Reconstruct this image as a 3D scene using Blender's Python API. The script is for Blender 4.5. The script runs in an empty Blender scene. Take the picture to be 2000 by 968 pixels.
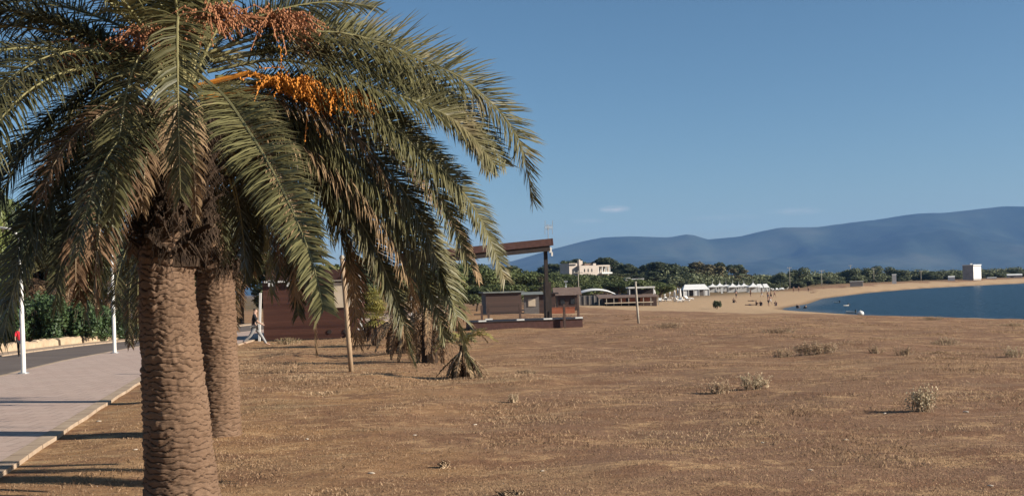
import bpy, math, random
import numpy as np
from mathutils import Vector, Matrix, Quaternion

R = math.radians
random.seed(7)
rng = np.random.default_rng(11)
scene = bpy.context.scene
C = scene.collection

# ------------------------------------------------------------------ camera numbers
F = 2200.0      # focal length in pixels of the 2000 px wide photograph
HZ = 560.0      # row of the horizon in the middle of the picture
H = 2.1         # camera height
SEA = -2.8
ROLL = math.radians(1.7)   # the photograph is held slightly crooked
CR, SR = math.cos(ROLL), math.sin(ROLL)

def lev(px, py):
    """pixel -> level image offsets from the horizon point"""
    x, y = px - 1000.0, py - HZ
    return x * CR - y * SR, x * SR + y * CR
def sx(px, Y, py=None):
    return lev(px, HZ if py is None else py)[0] / F * Y
def sz(py, Y, px): return H - lev(px, py)[1] * Y / F

# ------------------------------------------------------------------ helpers
def tag(o, label=None, cat=None, group=None, kind=None):
    if label: o['label'] = label
    if cat: o['category'] = cat
    if group: o['group'] = group
    if kind: o['kind'] = kind
    return o

def empty(name, loc, rz=0.0, parent=None):
    o = bpy.data.objects.new(name, None)
    C.objects.link(o)
    o.location = loc
    o.rotation_euler = (0, 0, rz)
    o.empty_display_size = 0.3
    if parent: o.parent = parent
    return o

def link_mesh(name, me, parent=None, loc=None):
    o = bpy.data.objects.new(name, me)
    C.objects.link(o)
    if parent: o.parent = parent
    if loc is not None: o.location = loc
    return o

class MB:
    def __init__(s): s.v = []; s.f = []
    def add(s, vs, fs):
        b = len(s.v)
        s.v.extend([tuple(v) for v in vs])
        s.f.extend([tuple(i + b for i in f) for f in fs])
        return s
    def box(s, c, size, rz=0.0, M=None):
        hx, hy, hz_ = size[0] / 2, size[1] / 2, size[2] / 2
        vs = [Vector((x, y, z)) for z in (-hz_, hz_) for (x, y) in ((-hx, -hy), (hx, -hy), (hx, hy), (-hx, hy))]
        if M is not None: vs = [M @ v for v in vs]
        elif rz:
            Mz = Matrix.Rotation(rz, 3, 'Z'); vs = [Mz @ v for v in vs]
        vs = [v + Vector(c) for v in vs]
        return s.add(vs, [(3, 2, 1, 0), (4, 5, 6, 7), (0, 1, 5, 4), (1, 2, 6, 5), (2, 3, 7, 6), (3, 0, 4, 7)])
    def bar(s, p0, p1, w, h):
        p0 = Vector(p0); p1 = Vector(p1); d = p1 - p0; L = d.length; d.normalize()
        up = Vector((0, 0, 1)) if abs(d.z) < 0.95 else Vector((0, 1, 0))
        x = d.cross(up).normalized(); y = x.cross(d)
        vs = []
        for p in (p0, p1):
            for a, b in ((-1, -1), (1, -1), (1, 1), (-1, 1)):
                vs.append(p + x * (a * w / 2) + y * (b * h / 2))
        return s.add(vs, [(3, 2, 1, 0), (4, 5, 6, 7), (0, 1, 5, 4), (1, 2, 6, 5), (2, 3, 7, 6), (3, 0, 4, 7)])
    def tube(s, pts, rad, n=8, cap=True):
        pts = [Vector(p) for p in pts]
        if not hasattr(rad, '__len__'): rad = [rad] * len(pts)
        vs = []; m = len(pts)
        x = None
        for i, p in enumerate(pts):
            d = (pts[min(i + 1, m - 1)] - pts[max(i - 1, 0)])
            if d.length < 1e-9: d = Vector((0, 0, 1))
            d.normalize()
            if x is None:
                ref = Vector((1, 0, 0)) if abs(d.x) < 0.9 else Vector((0, 1, 0))
                x = (ref - d * ref.dot(d)).normalized()
            else:
                x = (x - d * x.dot(d)).normalized()
            y = d.cross(x)
            for k in range(n):
                a = 2 * math.pi * k / n
                vs.append(p + (x * math.cos(a) + y * math.sin(a)) * rad[i])
        fs = []
        for i in range(m - 1):
            for k in range(n):
                k2 = (k + 1) % n
                fs.append((i * n + k, i * n + k2, (i + 1) * n + k2, (i + 1) * n + k))
        if cap:
            fs.append(tuple(range(n - 1, -1, -1)))
            fs.append(tuple((m - 1) * n + k for k in range(n)))
        return s.add(vs, fs)
    def prism(s, outline, z0, z1):
        n = len(outline)
        vs = [(x, y, z0) for x, y in outline] + [(x, y, z1) for x, y in outline]
        fs = [tuple(range(n - 1, -1, -1)), tuple(range(n, 2 * n))]
        for k in range(n):
            k2 = (k + 1) % n
            fs.append((k, k2, n + k2, n + k))
        return s.add(vs, fs)
    def mesh(s, name, mat, smooth=False):
        me = bpy.data.meshes.new(name)
        me.from_pydata(s.v, [], s.f)
        if mat: me.materials.append(mat)
        if smooth: me.shade_smooth()
        me.update()
        return me
    def build(s, name, mat, parent=None, smooth=False, loc=None):
        return link_mesh(name, s.mesh(name, mat, smooth), parent, loc)

def np_mesh(name, V, Q, mat, smooth=False):
    """V (n,3) array, Q (m,k) index array."""
    me = bpy.data.meshes.new(name)
    V = np.asarray(V, dtype=np.float32); Q = np.asarray(Q, dtype=np.int32)
    m, k = Q.shape
    me.vertices.add(len(V)); me.vertices.foreach_set('co', V.ravel())
    me.loops.add(m * k); me.loops.foreach_set('vertex_index', Q.ravel())
    me.polygons.add(m)
    me.polygons.foreach_set('loop_start', np.arange(0, m * k, k, dtype=np.int32))
    me.polygons.foreach_set('loop_total', np.full(m, k, dtype=np.int32))
    if smooth: me.polygons.foreach_set('use_smooth', np.ones(m, dtype=bool))
    if mat: me.materials.append(mat)
    me.update(calc_edges=True)
    me.validate()
    return me

# ------------------------------------------------------------------ materials
class NT:
    def __init__(s, name):
        s.m = bpy.data.materials.new(name); s.m.use_nodes = True
        s.t = s.m.node_tree; s.t.nodes.clear()
        s.out = s.n('ShaderNodeOutputMaterial')
    def n(s, typ, **kw):
        nd = s.t.nodes.new(typ)
        for k, v in kw.items():
            if k in ('inp',):
                for kk, vv in v.items():
                    if hasattr(vv, 'is_output') or isinstance(vv, bpy.types.NodeSocket): s.t.links.new(vv, nd.inputs[kk])
                    else: nd.inputs[kk].default_value = vv
            else: setattr(nd, k, v)
        return nd
    def l(s, a, b): s.t.links.new(a, b)
    def coord(s, which='Object'): return s.n('ShaderNodeTexCoord').outputs[which]
    def pos(s): return s.n('ShaderNodeNewGeometry').outputs['Position']
    def noise(s, vec, scale, detail=4, rough=0.55, dist=0.0):
        nd = s.n('ShaderNodeTexNoise', inp={'Vector': vec, 'Scale': scale, 'Detail': detail, 'Roughness': rough, 'Distortion': dist})
        return nd.outputs['Fac']
    def ramp(s, fac, stops):
        nd = s.n('ShaderNodeValToRGB', inp={'Fac': fac})
        e = nd.color_ramp.elements
        while len(e) < len(stops): e.new(0.5)
        for i, (p, c) in enumerate(stops):
            e[i].position = p
            e[i].color = tuple(c) + (1,) if hasattr(c, '__len__') else (c, c, c, 1)
        return nd.outputs['Color']
    def mix(s, fac, a, b, mode='MIX'):
        nd = s.n('ShaderNodeMix', data_type='RGBA', blend_type=mode)
        for i, v in ((0, fac), (6, a), (7, b)):
            if isinstance(v, bpy.types.NodeSocket): s.l(v, nd.inputs[i])
            else: nd.inputs[i].default_value = v if i == 0 else (tuple(v) + (1,) if len(v) == 3 else v)
        return nd.outputs[2]
    def math(s, op, a, b=0.0, clamp=False):
        nd = s.n('ShaderNodeMath', operation=op, use_clamp=clamp)
        for i, v in ((0, a), (1, b)):
            if isinstance(v, bpy.types.NodeSocket): s.l(v, nd.inputs[i])
            else: nd.inputs[i].default_value = v
        return nd.outputs[0]
    def bump(s, h, strength=0.3, dist=0.02):
        return s.n('ShaderNodeBump', inp={'Height': h, 'Strength': strength, 'Distance': dist}).outputs['Normal']
    def bsdf(s, color, rough=0.8, normal=None, spec=0.3, metallic=0.0):
        b = s.n('ShaderNodeBsdfPrincipled')
        for k, v in (('Base Color', color), ('Roughness', rough), ('Metallic', metallic), ('Specular IOR Level', spec)):
            if isinstance(v, bpy.types.NodeSocket): s.l(v, b.inputs[k])
            elif k == 'Base Color': b.inputs[k].default_value = tuple(v) + (1,)
            else: b.inputs[k].default_value = v
        if normal is not None: s.l(normal, b.inputs['Normal'])
        return b.outputs[0]
    def done(s, sh):
        s.l(sh, s.out.inputs['Surface']); return s.m

def simple(name, c1, c2, scale=3.0, rough=0.8, bump=0.25, spec=0.25, metallic=0.0, dist=0.02, rnd=0.0):
    t = NT(name)
    co = t.coord('Object')
    f = t.noise(co, scale, 6, 0.6)
    col = t.mix(t.ramp(f, [(0.3, 0.0), (0.7, 1.0)]), c1, c2)
    if rnd:
        r = t.n('ShaderNodeObjectInfo').outputs['Random']
        v = t.math('MULTIPLY_ADD', r, rnd); t.t.nodes[-1].inputs[2].default_value = 1 - rnd / 2
        nd = t.n('ShaderNodeHueSaturation', inp={'Color': col, 'Value': v}); col = nd.outputs[0]
    nrm = t.bump(t.noise(co, scale * 6, 5, 0.6), bump, dist) if bump else None
    return t.done(t.bsdf(col, rough, nrm, spec, metallic))

def leaf_mat(name, c1, c2, c3=None, scale=2.5, rough=0.5, transl=0.25, rnd=0.5, spec=0.35):
    t = NT(name)
    co = t.coord('Object')
    f = t.noise(co, scale, 4, 0.6)
    stops = [(0.3, c1), (0.7, c2)] if c3 is None else [(0.28, c1), (0.55, c2), (0.75, c3)]
    col = t.ramp(f, stops)
    r = t.n('ShaderNodeObjectInfo').outputs['Random']
    nd = t.n('ShaderNodeMath', operation='MULTIPLY_ADD', inp={0: r, 1: rnd, 2: 1 - rnd / 2})
    rp = t.n('ShaderNodeNewGeometry').outputs['Random Per Island']
    nd2 = t.n('ShaderNodeMath', operation='MULTIPLY_ADD', inp={0: rp, 1: 0.5, 2: 0.75})
    v = t.math('MULTIPLY', nd.outputs[0], nd2.outputs[0])
    col = t.n('ShaderNodeHueSaturation', inp={'Color': col, 'Value': v}).outputs[0]
    b = t.bsdf(col, rough, None, spec)
    tr = t.n('ShaderNodeBsdfTranslucent', inp={'Color': col}).outputs[0]
    mx = t.n('ShaderNodeMixShader', inp={0: transl, 1: b, 2: tr})
    return t.done(mx.outputs[0])

def planks(name, c1, c2, pitch=0.14, axis='Z', rough=0.6, spec=0.3):
    t = NT(name)
    co = t.coord('Object')
    sep = t.n('ShaderNodeSeparateXYZ', inp={0: co})
    z = t.math('DIVIDE', sep.outputs[axis], pitch)
    fr = t.math('FRACT', z)
    gap = t.math('LESS_THAN', fr, 0.07)
    fl = t.math('FLOOR', z)
    wn = t.n('ShaderNodeTexWhiteNoise', noise_dimensions='1D', inp={'W': fl}).outputs['Value']
    st = t.n('ShaderNodeMapping', inp={'Vector': co, 'Scale': (1.0, 1.0, 12.0) if axis == 'Z' else (12, 12, 1)}).outputs[0]
    g = t.noise(st, 2.5, 6, 0.6)
    f = t.math('ADD', t.math('MULTIPLY', wn, 0.45), t.math('MULTIPLY', g, 0.7))
    col = t.ramp(f, [(0.25, c1), (0.85, c2)])
    col = t.mix(t.math('MULTIPLY', gap, 0.6), col, (0.01, 0.006, 0.005))
    h = t.math('SUBTRACT', t.math('MULTIPLY', g, 0.3), gap)
    return t.done(t.bsdf(col, rough, t.bump(h, 0.5, 0.01), spec))

M = {}
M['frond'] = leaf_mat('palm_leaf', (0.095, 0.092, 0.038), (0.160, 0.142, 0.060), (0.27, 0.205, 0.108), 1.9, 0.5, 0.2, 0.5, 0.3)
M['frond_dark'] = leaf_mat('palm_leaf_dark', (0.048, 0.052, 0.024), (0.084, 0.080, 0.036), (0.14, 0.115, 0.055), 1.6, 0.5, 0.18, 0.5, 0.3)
M['frond_dry'] = leaf_mat('palm_leaf_dry', (0.16, 0.095, 0.050), (0.30, 0.20, 0.11), (0.22, 0.15, 0.085), 2.0, 0.75, 0.15, 0.5, 0.15)
M['frond_brown'] = leaf_mat('palm_leaf_brown', (0.10, 0.056, 0.032), (0.20, 0.122, 0.07), (0.15, 0.092, 0.056), 2.0, 0.8, 0.1, 0.5, 0.1)
M['frond_yellow'] = leaf_mat('palm_leaf_yellow', (0.20, 0.18, 0.05), (0.31, 0.27, 0.075), (0.40, 0.31, 0.12), 2.0, 0.5, 0.25, 0.4, 0.3)
M['rachis'] = simple('palm_rachis', (0.20, 0.19, 0.08), (0.30, 0.25, 0.12), 4, 0.5, 0.1)
M['rachis_dry'] = simple('palm_rachis_dry', (0.26, 0.18, 0.11), (0.36, 0.27, 0.17), 4, 0.7, 0.1)
M['fruit'] = simple('date_fruit', (0.46, 0.155, 0.022), (0.60, 0.24, 0.04), 9, 0.45, 0.1)
M['fruit_dry'] = simple('date_stalk_dry', (0.26, 0.10, 0.05), (0.40, 0.18, 0.08), 9, 0.6, 0.1)

def bark_mat():
    t = NT('palm_bark')
    co = t.coord('Object')
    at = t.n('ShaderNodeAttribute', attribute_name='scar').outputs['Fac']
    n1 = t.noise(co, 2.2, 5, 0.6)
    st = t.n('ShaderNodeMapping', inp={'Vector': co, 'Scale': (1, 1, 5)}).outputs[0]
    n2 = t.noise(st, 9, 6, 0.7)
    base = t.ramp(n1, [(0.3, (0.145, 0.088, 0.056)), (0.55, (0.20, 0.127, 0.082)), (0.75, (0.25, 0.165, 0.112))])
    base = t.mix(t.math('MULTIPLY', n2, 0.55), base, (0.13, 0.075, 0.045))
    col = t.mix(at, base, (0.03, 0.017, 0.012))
    return t.done(t.bsdf(col, 0.9, t.bump(n2, 0.7, 0.02), 0.1))
M['bark'] = bark_mat()
M['boots'] = simple('palm_leaf_bases', (0.022, 0.015, 0.011), (0.065, 0.042, 0.027), 8, 0.9, 0.6, 0.1)  # dark brown deepened further to carry the shade under the crown
M['tree_bark'] = simple('tree_bark', (0.07, 0.05, 0.035), (0.14, 0.10, 0.07), 5, 0.9, 0.5, 0.1)
M['pine'] = leaf_mat('pine_needles', (0.060, 0.075, 0.026), (0.100, 0.115, 0.040), (0.15, 0.15, 0.055), 0.22, 0.6, 0.1, 0.45, 0.2)
M['euc'] = leaf_mat('eucalyptus_leaves', (0.052, 0.064, 0.034), (0.09, 0.104, 0.052), (0.14, 0.145, 0.075), 0.22, 0.6, 0.1, 0.5, 0.2)
M['euc_brown'] = leaf_mat('browned_leaves', (0.10, 0.086, 0.042), (0.155, 0.128, 0.060), (0.20, 0.165, 0.08), 0.22, 0.65, 0.1, 0.3, 0.2)
M['scrub'] = leaf_mat('scrub_leaves', (0.085, 0.096, 0.048), (0.135, 0.145, 0.072), (0.19, 0.185, 0.10), 0.03, 0.65, 0.1, 0.3, 0.2)
M['oleander'] = leaf_mat('oleander_leaves', (0.035, 0.058, 0.022), (0.06, 0.095, 0.034), (0.11, 0.14, 0.05), 1.5, 0.5, 0.15, 0.35, 0.35)
M['yellowgreen'] = leaf_mat('light_green_leaves', (0.09, 0.11, 0.03), (0.15, 0.17, 0.045), (0.20, 0.20, 0.06), 1.0, 0.5, 0.2, 0.3, 0.3)
M['drybush'] = leaf_mat('dry_bush_leaves', (0.32, 0.22, 0.14), (0.46, 0.33, 0.21), (0.56, 0.43, 0.28), 3.0, 0.8, 0.1, 0.3, 0.1)
M['greybush'] = leaf_mat('grey_green_leaves', (0.34, 0.28, 0.17), (0.50, 0.40, 0.26), (0.62, 0.51, 0.34), 3.0, 0.7, 0.1, 0.3, 0.2)
M['straw'] = leaf_mat('dry_grass_blades', (0.28, 0.175, 0.105), (0.39, 0.262, 0.160), (0.50, 0.365, 0.235), 0.35, 0.85, 0.35, 0.0, 0.08)
M['wood_red'] = planks('stained_boards', (0.05, 0.018, 0.012), (0.098, 0.040, 0.026), 0.13)
M['wood_red_v'] = simple('stained_timber', (0.055, 0.025, 0.020), (0.090, 0.042, 0.034), 6, 0.6, 0.2)
M['wood_dark'] = simple('dark_timber', (0.022, 0.016, 0.014), (0.045, 0.032, 0.026), 5, 0.6, 0.2)
M['wood_brown'] = planks('brown_boards', (0.05, 0.03, 0.024), (0.085, 0.05, 0.038), 0.2)
M['wood_pole'] = simple('weathered_pole', (0.30, 0.20, 0.12), (0.42, 0.30, 0.19), 3, 0.8, 0.3)
M['wood_grey'] = simple('grey_timber', (0.30, 0.26, 0.21), (0.42, 0.37, 0.30), 3, 0.8, 0.3)
M['white_paint'] = simple('white_paint', (0.60, 0.575, 0.53), (0.72, 0.69, 0.64), 3, 0.5, 0.05)
M['cream'] = simple('cream_paint', (0.58, 0.46, 0.32), (0.66, 0.54, 0.40), 3, 0.6, 0.05)
M['plaster'] = simple('cream_plaster', (0.44, 0.37, 0.31), (0.54, 0.46, 0.39), 0.6, 0.85, 0.1)
M['plaster_white'] = simple('white_plaster', (0.62, 0.60, 0.56), (0.76, 0.74, 0.70), 0.6, 0.85, 0.1)
M['plaster_grey'] = simple('grey_plaster', (0.24, 0.22, 0.20), (0.36, 0.33, 0.30), 0.4, 0.9, 0.2)
M['canvas'] = simple('white_canvas', (0.68, 0.66, 0.62), (0.78, 0.76, 0.72), 2, 0.7, 0.1)
M['glass_dark'] = simple('dark_glass', (0.02, 0.022, 0.025), (0.04, 0.042, 0.045), 2, 0.15, 0, 0.5)
M['roof_grey'] = simple('grey_roof', (0.12, 0.13, 0.12), (0.20, 0.21, 0.19), 2, 0.8, 0.2)
M['roof_brown'] = simple('brown_roof', (0.13, 0.085, 0.065), (0.20, 0.14, 0.11), 2, 0.8, 0.2)
M['rust_red'] = simple('rust_red_paint', (0.26, 0.085, 0.045), (0.36, 0.13, 0.07), 2, 0.7, 0.2)
M['fence_grey'] = simple('grey_netting', (0.13, 0.115, 0.105), (0.20, 0.175, 0.16), 4, 0.8, 0.2)
M['metal_grey'] = simple('galvanised_steel', (0.32, 0.33, 0.34), (0.45, 0.46, 0.47), 6, 0.4, 0.05, 0.5, 0.5)
M['concrete'] = simple('concrete', (0.30, 0.28, 0.25), (0.42, 0.39, 0.35), 2, 0.9, 0.3)
M['stone'] = simple('tan_stone', (0.34, 0.24, 0.15), (0.48, 0.36, 0.24), 3, 0.9, 0.5)
M['pebble'] = simple('pale_pebble', (0.42, 0.34, 0.26), (0.58, 0.49, 0.39), 9, 0.8, 0.2)
M['skin'] = simple('skin', (0.40, 0.24, 0.17), (0.46, 0.28, 0.20), 6, 0.55, 0.0, 0.4)
M['skin_tan'] = simple('tanned_skin', (0.22, 0.12, 0.075), (0.27, 0.15, 0.10), 6, 0.55, 0.0, 0.4)
M['hair'] = simple('dark_hair', (0.015, 0.010, 0.008), (0.03, 0.02, 0.015), 20, 0.5, 0.2)
M['red_cloth'] = simple('red_cloth', (0.55, 0.02, 0.035), (0.65, 0.035, 0.05), 8, 0.8, 0.1)
M['black_cloth'] = simple('black_cloth', (0.012, 0.012, 0.014), (0.03, 0.028, 0.03), 8, 0.85, 0.1)
M['blue_cloth'] = simple('navy_cloth', (0.02, 0.03, 0.07), (0.04, 0.05, 0.11), 8, 0.85, 0.1)
M['pale_cloth'] = simple('pale_cloth', (0.48, 0.46, 0.44), (0.58, 0.56, 0.53), 8, 0.85, 0.1)
M['grey_cloth'] = simple('grey_cloth', (0.24, 0.23, 0.22), (0.32, 0.31, 0.30), 8, 0.85, 0.1)
M['brown_cloth'] = simple('brown_cloth', (0.12, 0.06, 0.04), (0.18, 0.09, 0.06), 8, 0.85, 0.1)
M['rubber'] = simple('grey_rubber', (0.04, 0.045, 0.05), (0.07, 0.075, 0.08), 5, 0.6, 0.1)

# ------------------------------------------------------------------ terrain
def smooth(a, b, x):
    t = np.clip((x - a) / (b - a), 0, 1)
    return t * t * (3 - 2 * t)

def _hash(ix, iy, seed):
    n = (ix.astype(np.int64) * 374761393 + iy.astype(np.int64) * 668265263 + seed * 1442695041) & 0x7fffffff
    n = ((n ^ (n >> 13)) * 1274126177) & 0x7fffffff
    n = n ^ (n >> 16)
    return (n & 0xffff) / 65535.0

def vnoise(x, y, seed=0):
    x = np.asarray(x, float); y = np.asarray(y, float)
    ix = np.floor(x); iy = np.floor(y); fx = x - ix; fy = y - iy
    fx = fx * fx * (3 - 2 * fx); fy = fy * fy * (3 - 2 * fy)
    a = _hash(ix, iy, seed); b = _hash(ix + 1, iy, seed); c = _hash(ix, iy + 1, seed); d = _hash(ix + 1, iy + 1, seed)
    return (a * (1 - fx) + b * fx) * (1 - fy) + (c * (1 - fx) + d * fx) * fy

SHORE = np.array([(60, -600), (60, 0), (58, 50), (54.5, 85), (52, 106), (47.5, 126), (45, 137), (44, 150), (43.4, 160), (42.8, 168),
                  (42.6, 174), (43.2, 181), (45.5, 189), (50, 200), (56, 214), (72, 262), (88, 297), (108, 339), (125, 368), (146, 402),
                  (178, 438), (216, 475), (290, 540), (420, 640), (800, 850), (3000, 1700), (14000, 6000)], float)

def shore_dist(x, y):
    """signed distance to the water line, positive on land"""
    x = np.asarray(x, float); y = np.asarray(y, float)
    best = np.full(x.shape, 1e18); sg = np.ones(x.shape)
    for (x0, y0), (x1, y1) in zip(SHORE[:-1], SHORE[1:]):
        dx, dy = x1 - x0, y1 - y0; L2 = dx * dx + dy * dy
        t = np.clip(((x - x0) * dx + (y - y0) * dy) / L2, 0, 1)
        qx, qy = x0 + t * dx, y0 + t * dy
        dd = (x - qx) ** 2 + (y - qy) ** 2
        cr = dx * (y - y0) - dy * (x - x0)
        m = dd < best - 1e-9
        best = np.where(m, dd, best); sg = np.where(m, np.where(cr >= 0, 1.0, -1.0), sg)
    return np.sqrt(best) * sg

# edges of promenade and road, from near to far
def gp(px, py, z): Y = (H - z) * F / lev(px, py)[1]; return (sx(px, Y, py), Y)
KERB = [(-3.0, -20.0), (-4.2, 0.0), (-5.3, 9.0)] + [gp(a, b, 0.05) for a, b in ((0, 925), (68, 880), (130, 838), (200, 792), (285, 738), (400, 690), (505, 661))] + [(-9.6, 60), (-8.4, 78), (-6, 100)]
WALKL = [(-10.6, -20.0), (-11.6, 0.0), (-12.7, 14.0)] + [gp(a, b, 0.05) for a, b in ((0, 735), (60, 720), (130, 703), (220, 686), (285, 674), (400, 656))] + [(-14.4, 66), (-13.4, 84), (-11, 104)]
ROADL = [(-17.2, -20.0), (-18.0, 0.0), (-18.8, 16.0), (-19.4, 30.0)] + [gp(a, b, 0.0) for a, b in ((50, 688), (151, 675), (277, 662))] + [(-18.6, 66), (-18.6, 76), (-17.4, 88), (-15, 108)]
def poly_x(poly, y):
    p = np.array(poly); return np.interp(y, p[:, 1], p[:, 0])

def hz(x, y, rough=True):
    x = np.asarray(x, float); y = np.asarray(y, float)
    d = shore_dist(x, y)
    T = -1.0 * smooth(66, 140, y) - 0.7 * smooth(150, 260, y)
    T = T + 1.3 * smooth(70, 120, x) * smooth(230, 330, y)
    T = T + 7.0 * np.exp(-((x - 27) / 30) ** 2 - ((y - 375) / 46) ** 2)
    D = 50 - 24 * smooth(140, 210, y)
    S = np.interp(np.clip(d / D, 0, 1), [0, 0.07, 0.16, 0.4, 0.72, 1.0], [0, 0.14, 0.30, 0.55, 0.84, 1.0])
    z = np.where(d >= 0, SEA + (T - SEA) * S, SEA + np.maximum(d * 0.08, -4))
    if rough:
        w = smooth(4, 14, d) * (1 - smooth(120, 260, y))
        nz = 0.16 * (vnoise(x / 6.0, y / 9.0, 1) - 0.5) + 0.12 * (vnoise(x / 1.9, y / 2.6, 2) - 0.5) + 0.06 * (vnoise(x / 0.7, y / 0.8, 3) - 0.5)
        z = z + nz * w * smooth(0.0, 1.5, x - poly_x(KERB, y))
    kx = poly_x(KERB, y); rx = poly_x(ROADL, y)
    paved = (x < kx - 0.6) & (x > rx - 0.05) & (y < 106)
    z = np.where(paved, np.minimum(z, 0) - 0.14, z)
    return z
def hz1(x, y): return float(hz(np.array([x]), np.array([y]))[0])

def G(px, py):
    """ground point seen at a pixel: march along the view ray"""
    Y = np.concatenate([np.arange(6, 120, 0.05), np.arange(120, 1500, 0.5)])
    X = sx(px, Y, py); Zr = sz(py, Y, px)
    below = np.nonzero(Zr <= hz(X, Y))[0]
    i = below[0] if len(below) else len(Y) - 1
    return Vector((float(X[i]), float(Y[i]), float(hz1(X[i], Y[i]))))
def at(px, Y):
    x = sx(px, Y); return Vector((x, Y, hz1(x, Y)))

def build_terrain():
    ys = [-40.0]
    while ys[-1] < 16000:
        y = ys[-1]; ys.append(y + (0.35 if y < 30 else max(0.35, (y - 18) * 0.016)) if y >= 8 else y + 2.0)
    xs = [0.0]
    while xs[-1] < 12000:
        x = xs[-1]; xs.append(x + max(0.30, x * 0.022))
    xs = np.array([-v for v in xs[:0:-1]] + xs); ys = np.array(ys)
    X, Y = np.meshgrid(xs, ys)
    Z = hz(X, Y)
    d = shore_dist(X, Y)
    nx, ny = len(xs), len(ys)
    V = np.stack([X.ravel(), Y.ravel(), Z.ravel()], 1)
    i = np.arange(ny - 1)[:, None] * nx + np.arange(nx - 1)[None, :]
    i = i.ravel()
    Q = np.stack([i, i + 1, i + nx + 1, i + nx], 1)
    # sand: a beach strip along the water plus the wide beach beyond the dry field
    jit = 9.0 * (vnoise(X / 9, Y / 14, 5) - 0.5) + 3.0 * (vnoise(X / 2.2, Y / 2.5, 6) - 0.5)
    wid = 8.0 + 20 * smooth(125, 160, Y) - 12 * smooth(230, 300, Y)
    s1 = 1 - smooth(0.75, 1.2, (d + jit) / wid)
    bx = 158 + 0.25 * (20 - X) + jit
    s2 = smooth(-12, 20, Y - bx) * (1 - smooth(28, 40, d)) * (1 - smooth(320, 345, Y)) * smooth(0, 14, X)
    pth = np.exp(-((Y - 124 - 0.15 * X + jit * 0.6) / 4.0) ** 2) * smooth(-5, 3, X) * (1 - smooth(24, 40, X)) * 0.85
    sand = np.clip(np.maximum(np.maximum(s1, s2), pth), 0, 1)
    far = smooth(16, 34, d) * smooth(230, 300, Y)
    wet = 1 - smooth(0.2, 2.0, d)
    me = np_mesh('ground', V, Q, None, smooth=True)
    for nm, arr in (('sand', sand), ('far', far), ('wet', wet)):
        a = me.attributes.new(nm, 'FLOAT', 'POINT'); a.data.foreach_set('value', arr.ravel().astype(np.float32))
    t = NT('dry_field_and_sand')
    p = t.pos()
    A = lambda nm: t.n('ShaderNodeAttribute', attribute_name=nm).outputs['Fac']
    big = t.noise(p, 0.10, 4, 0.6)
    mid = t.noise(p, 0.55, 5, 0.65, 0.4)
    fine = t.noise(p, 5.0, 6, 0.7)
    vf = t.noise(p, 28.0, 4, 0.7)
    soil = t.ramp(fine, [(0.30, (0.235, 0.138, 0.076)), (0.5, (0.31, 0.192, 0.110)), (0.72, (0.385, 0.252, 0.152))])
    straw = t.ramp(vf, [(0.30, (0.28, 0.165, 0.088)), (0.6, (0.41, 0.255, 0.142)), (0.8, (0.50, 0.335, 0.195))])
    pale = t.ramp(fine, [(0.3, (0.33, 0.235, 0.15)), (0.7, (0.42, 0.31, 0.20))])
    grey = t.ramp(vf, [(0.3, (0.155, 0.115, 0.075)), (0.7, (0.235, 0.185, 0.12))])
    col = t.mix(t.ramp(mid, [(0.47, 0.0), (0.62, 1.0)]), soil, straw)
    red = t.ramp(big, [(0.42, 0.0), (0.60, 0.75)])
    col = t.mix(red, col, t.mix(t.ramp(fine, [(0.35, 0.0), (0.7, 1.0)]), (0.22, 0.126, 0.080), (0.31, 0.188, 0.124)))
    st2 = t.n('ShaderNodeMapping', inp={'Vector': p, 'Scale': (0.16, 0.55, 1.0), 'Location': (13, 5, 0)}).outputs[0]
    pm = t.noise(st2, 1.0, 6, 0.7, 0.6)
    col = t.mix(t.ramp(pm, [(0.56, 0.0), (0.63, 0.85)]), col, pale)
    st3 = t.n('ShaderNodeMapping', inp={'Vector': p, 'Scale': (0.2, 0.5, 1.0), 'Location': (43, 25, 0)}).outputs[0]
    gm = t.noise(st3, 1.0, 6, 0.7, 0.5)
    col = t.mix(t.ramp(gm, [(0.56, 0.0), (0.68, 0.7)]), col, grey)
    # little dark specks of debris
    vo = t.n('ShaderNodeTexVoronoi', inp={'Vector': p, 'Scale': 2.2}).outputs['Distance']
    sepx = t.n('ShaderNodeSeparateXYZ', inp={0: p})
    xm = t.math('ADD', t.math('MULTIPLY', sepx.outputs['X'], 0.10), t.math('MULTIPLY', t.noise(p, 0.22, 5, 0.65), 1.6))
    col = t.mix(t.ramp(xm, [(0.55, 0.0), (1.0, 0.72)]), col, t.mix(fine, (0.15, 0.092, 0.072), (0.265, 0.172, 0.135)))
    st6 = t.n('ShaderNodeMapping', inp={'Vector': p, 'Scale': (0.07, 0.26, 1.0), 'Location': (71, 25, 0)}).outputs[0]
    brk = t.math('MULTIPLY', t.math('SUBTRACT', t.noise(p, 2.6, 7, 0.75), 0.5), 0.55)
    bm = t.math('ADD', t.noise(st6, 1.0, 8, 0.70, 0.3), brk)
    col = t.mix(t.ramp(bm, [(0.53, 0.0), (0.64, 0.75)]), col, t.mix(fine, (0.33, 0.225, 0.14), (0.44, 0.31, 0.20)))
    st4 = t.n('ShaderNodeMapping', inp={'Vector': p, 'Scale': (0.5, 0.9, 1.0), 'Location': (3, 75, 0)}).outputs[0]
    dm = t.math('ADD', t.noise(st4, 1.0, 7, 0.72, 0.2), brk)
    col = t.mix(t.ramp(dm, [(0.48, 0.0), (0.60, 0.8)]), col, t.mix(fine, (0.155, 0.085, 0.056), (0.245, 0.142, 0.096)))
    st5 = t.n('ShaderNodeMapping', inp={'Vector': p, 'Scale': (0.7, 1.2, 1.0), 'Location': (31, 15, 0)}).outputs[0]
    lm = t.math('SUBTRACT', t.noise(st5, 1.0, 7, 0.72, 0.2), brk)
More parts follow.
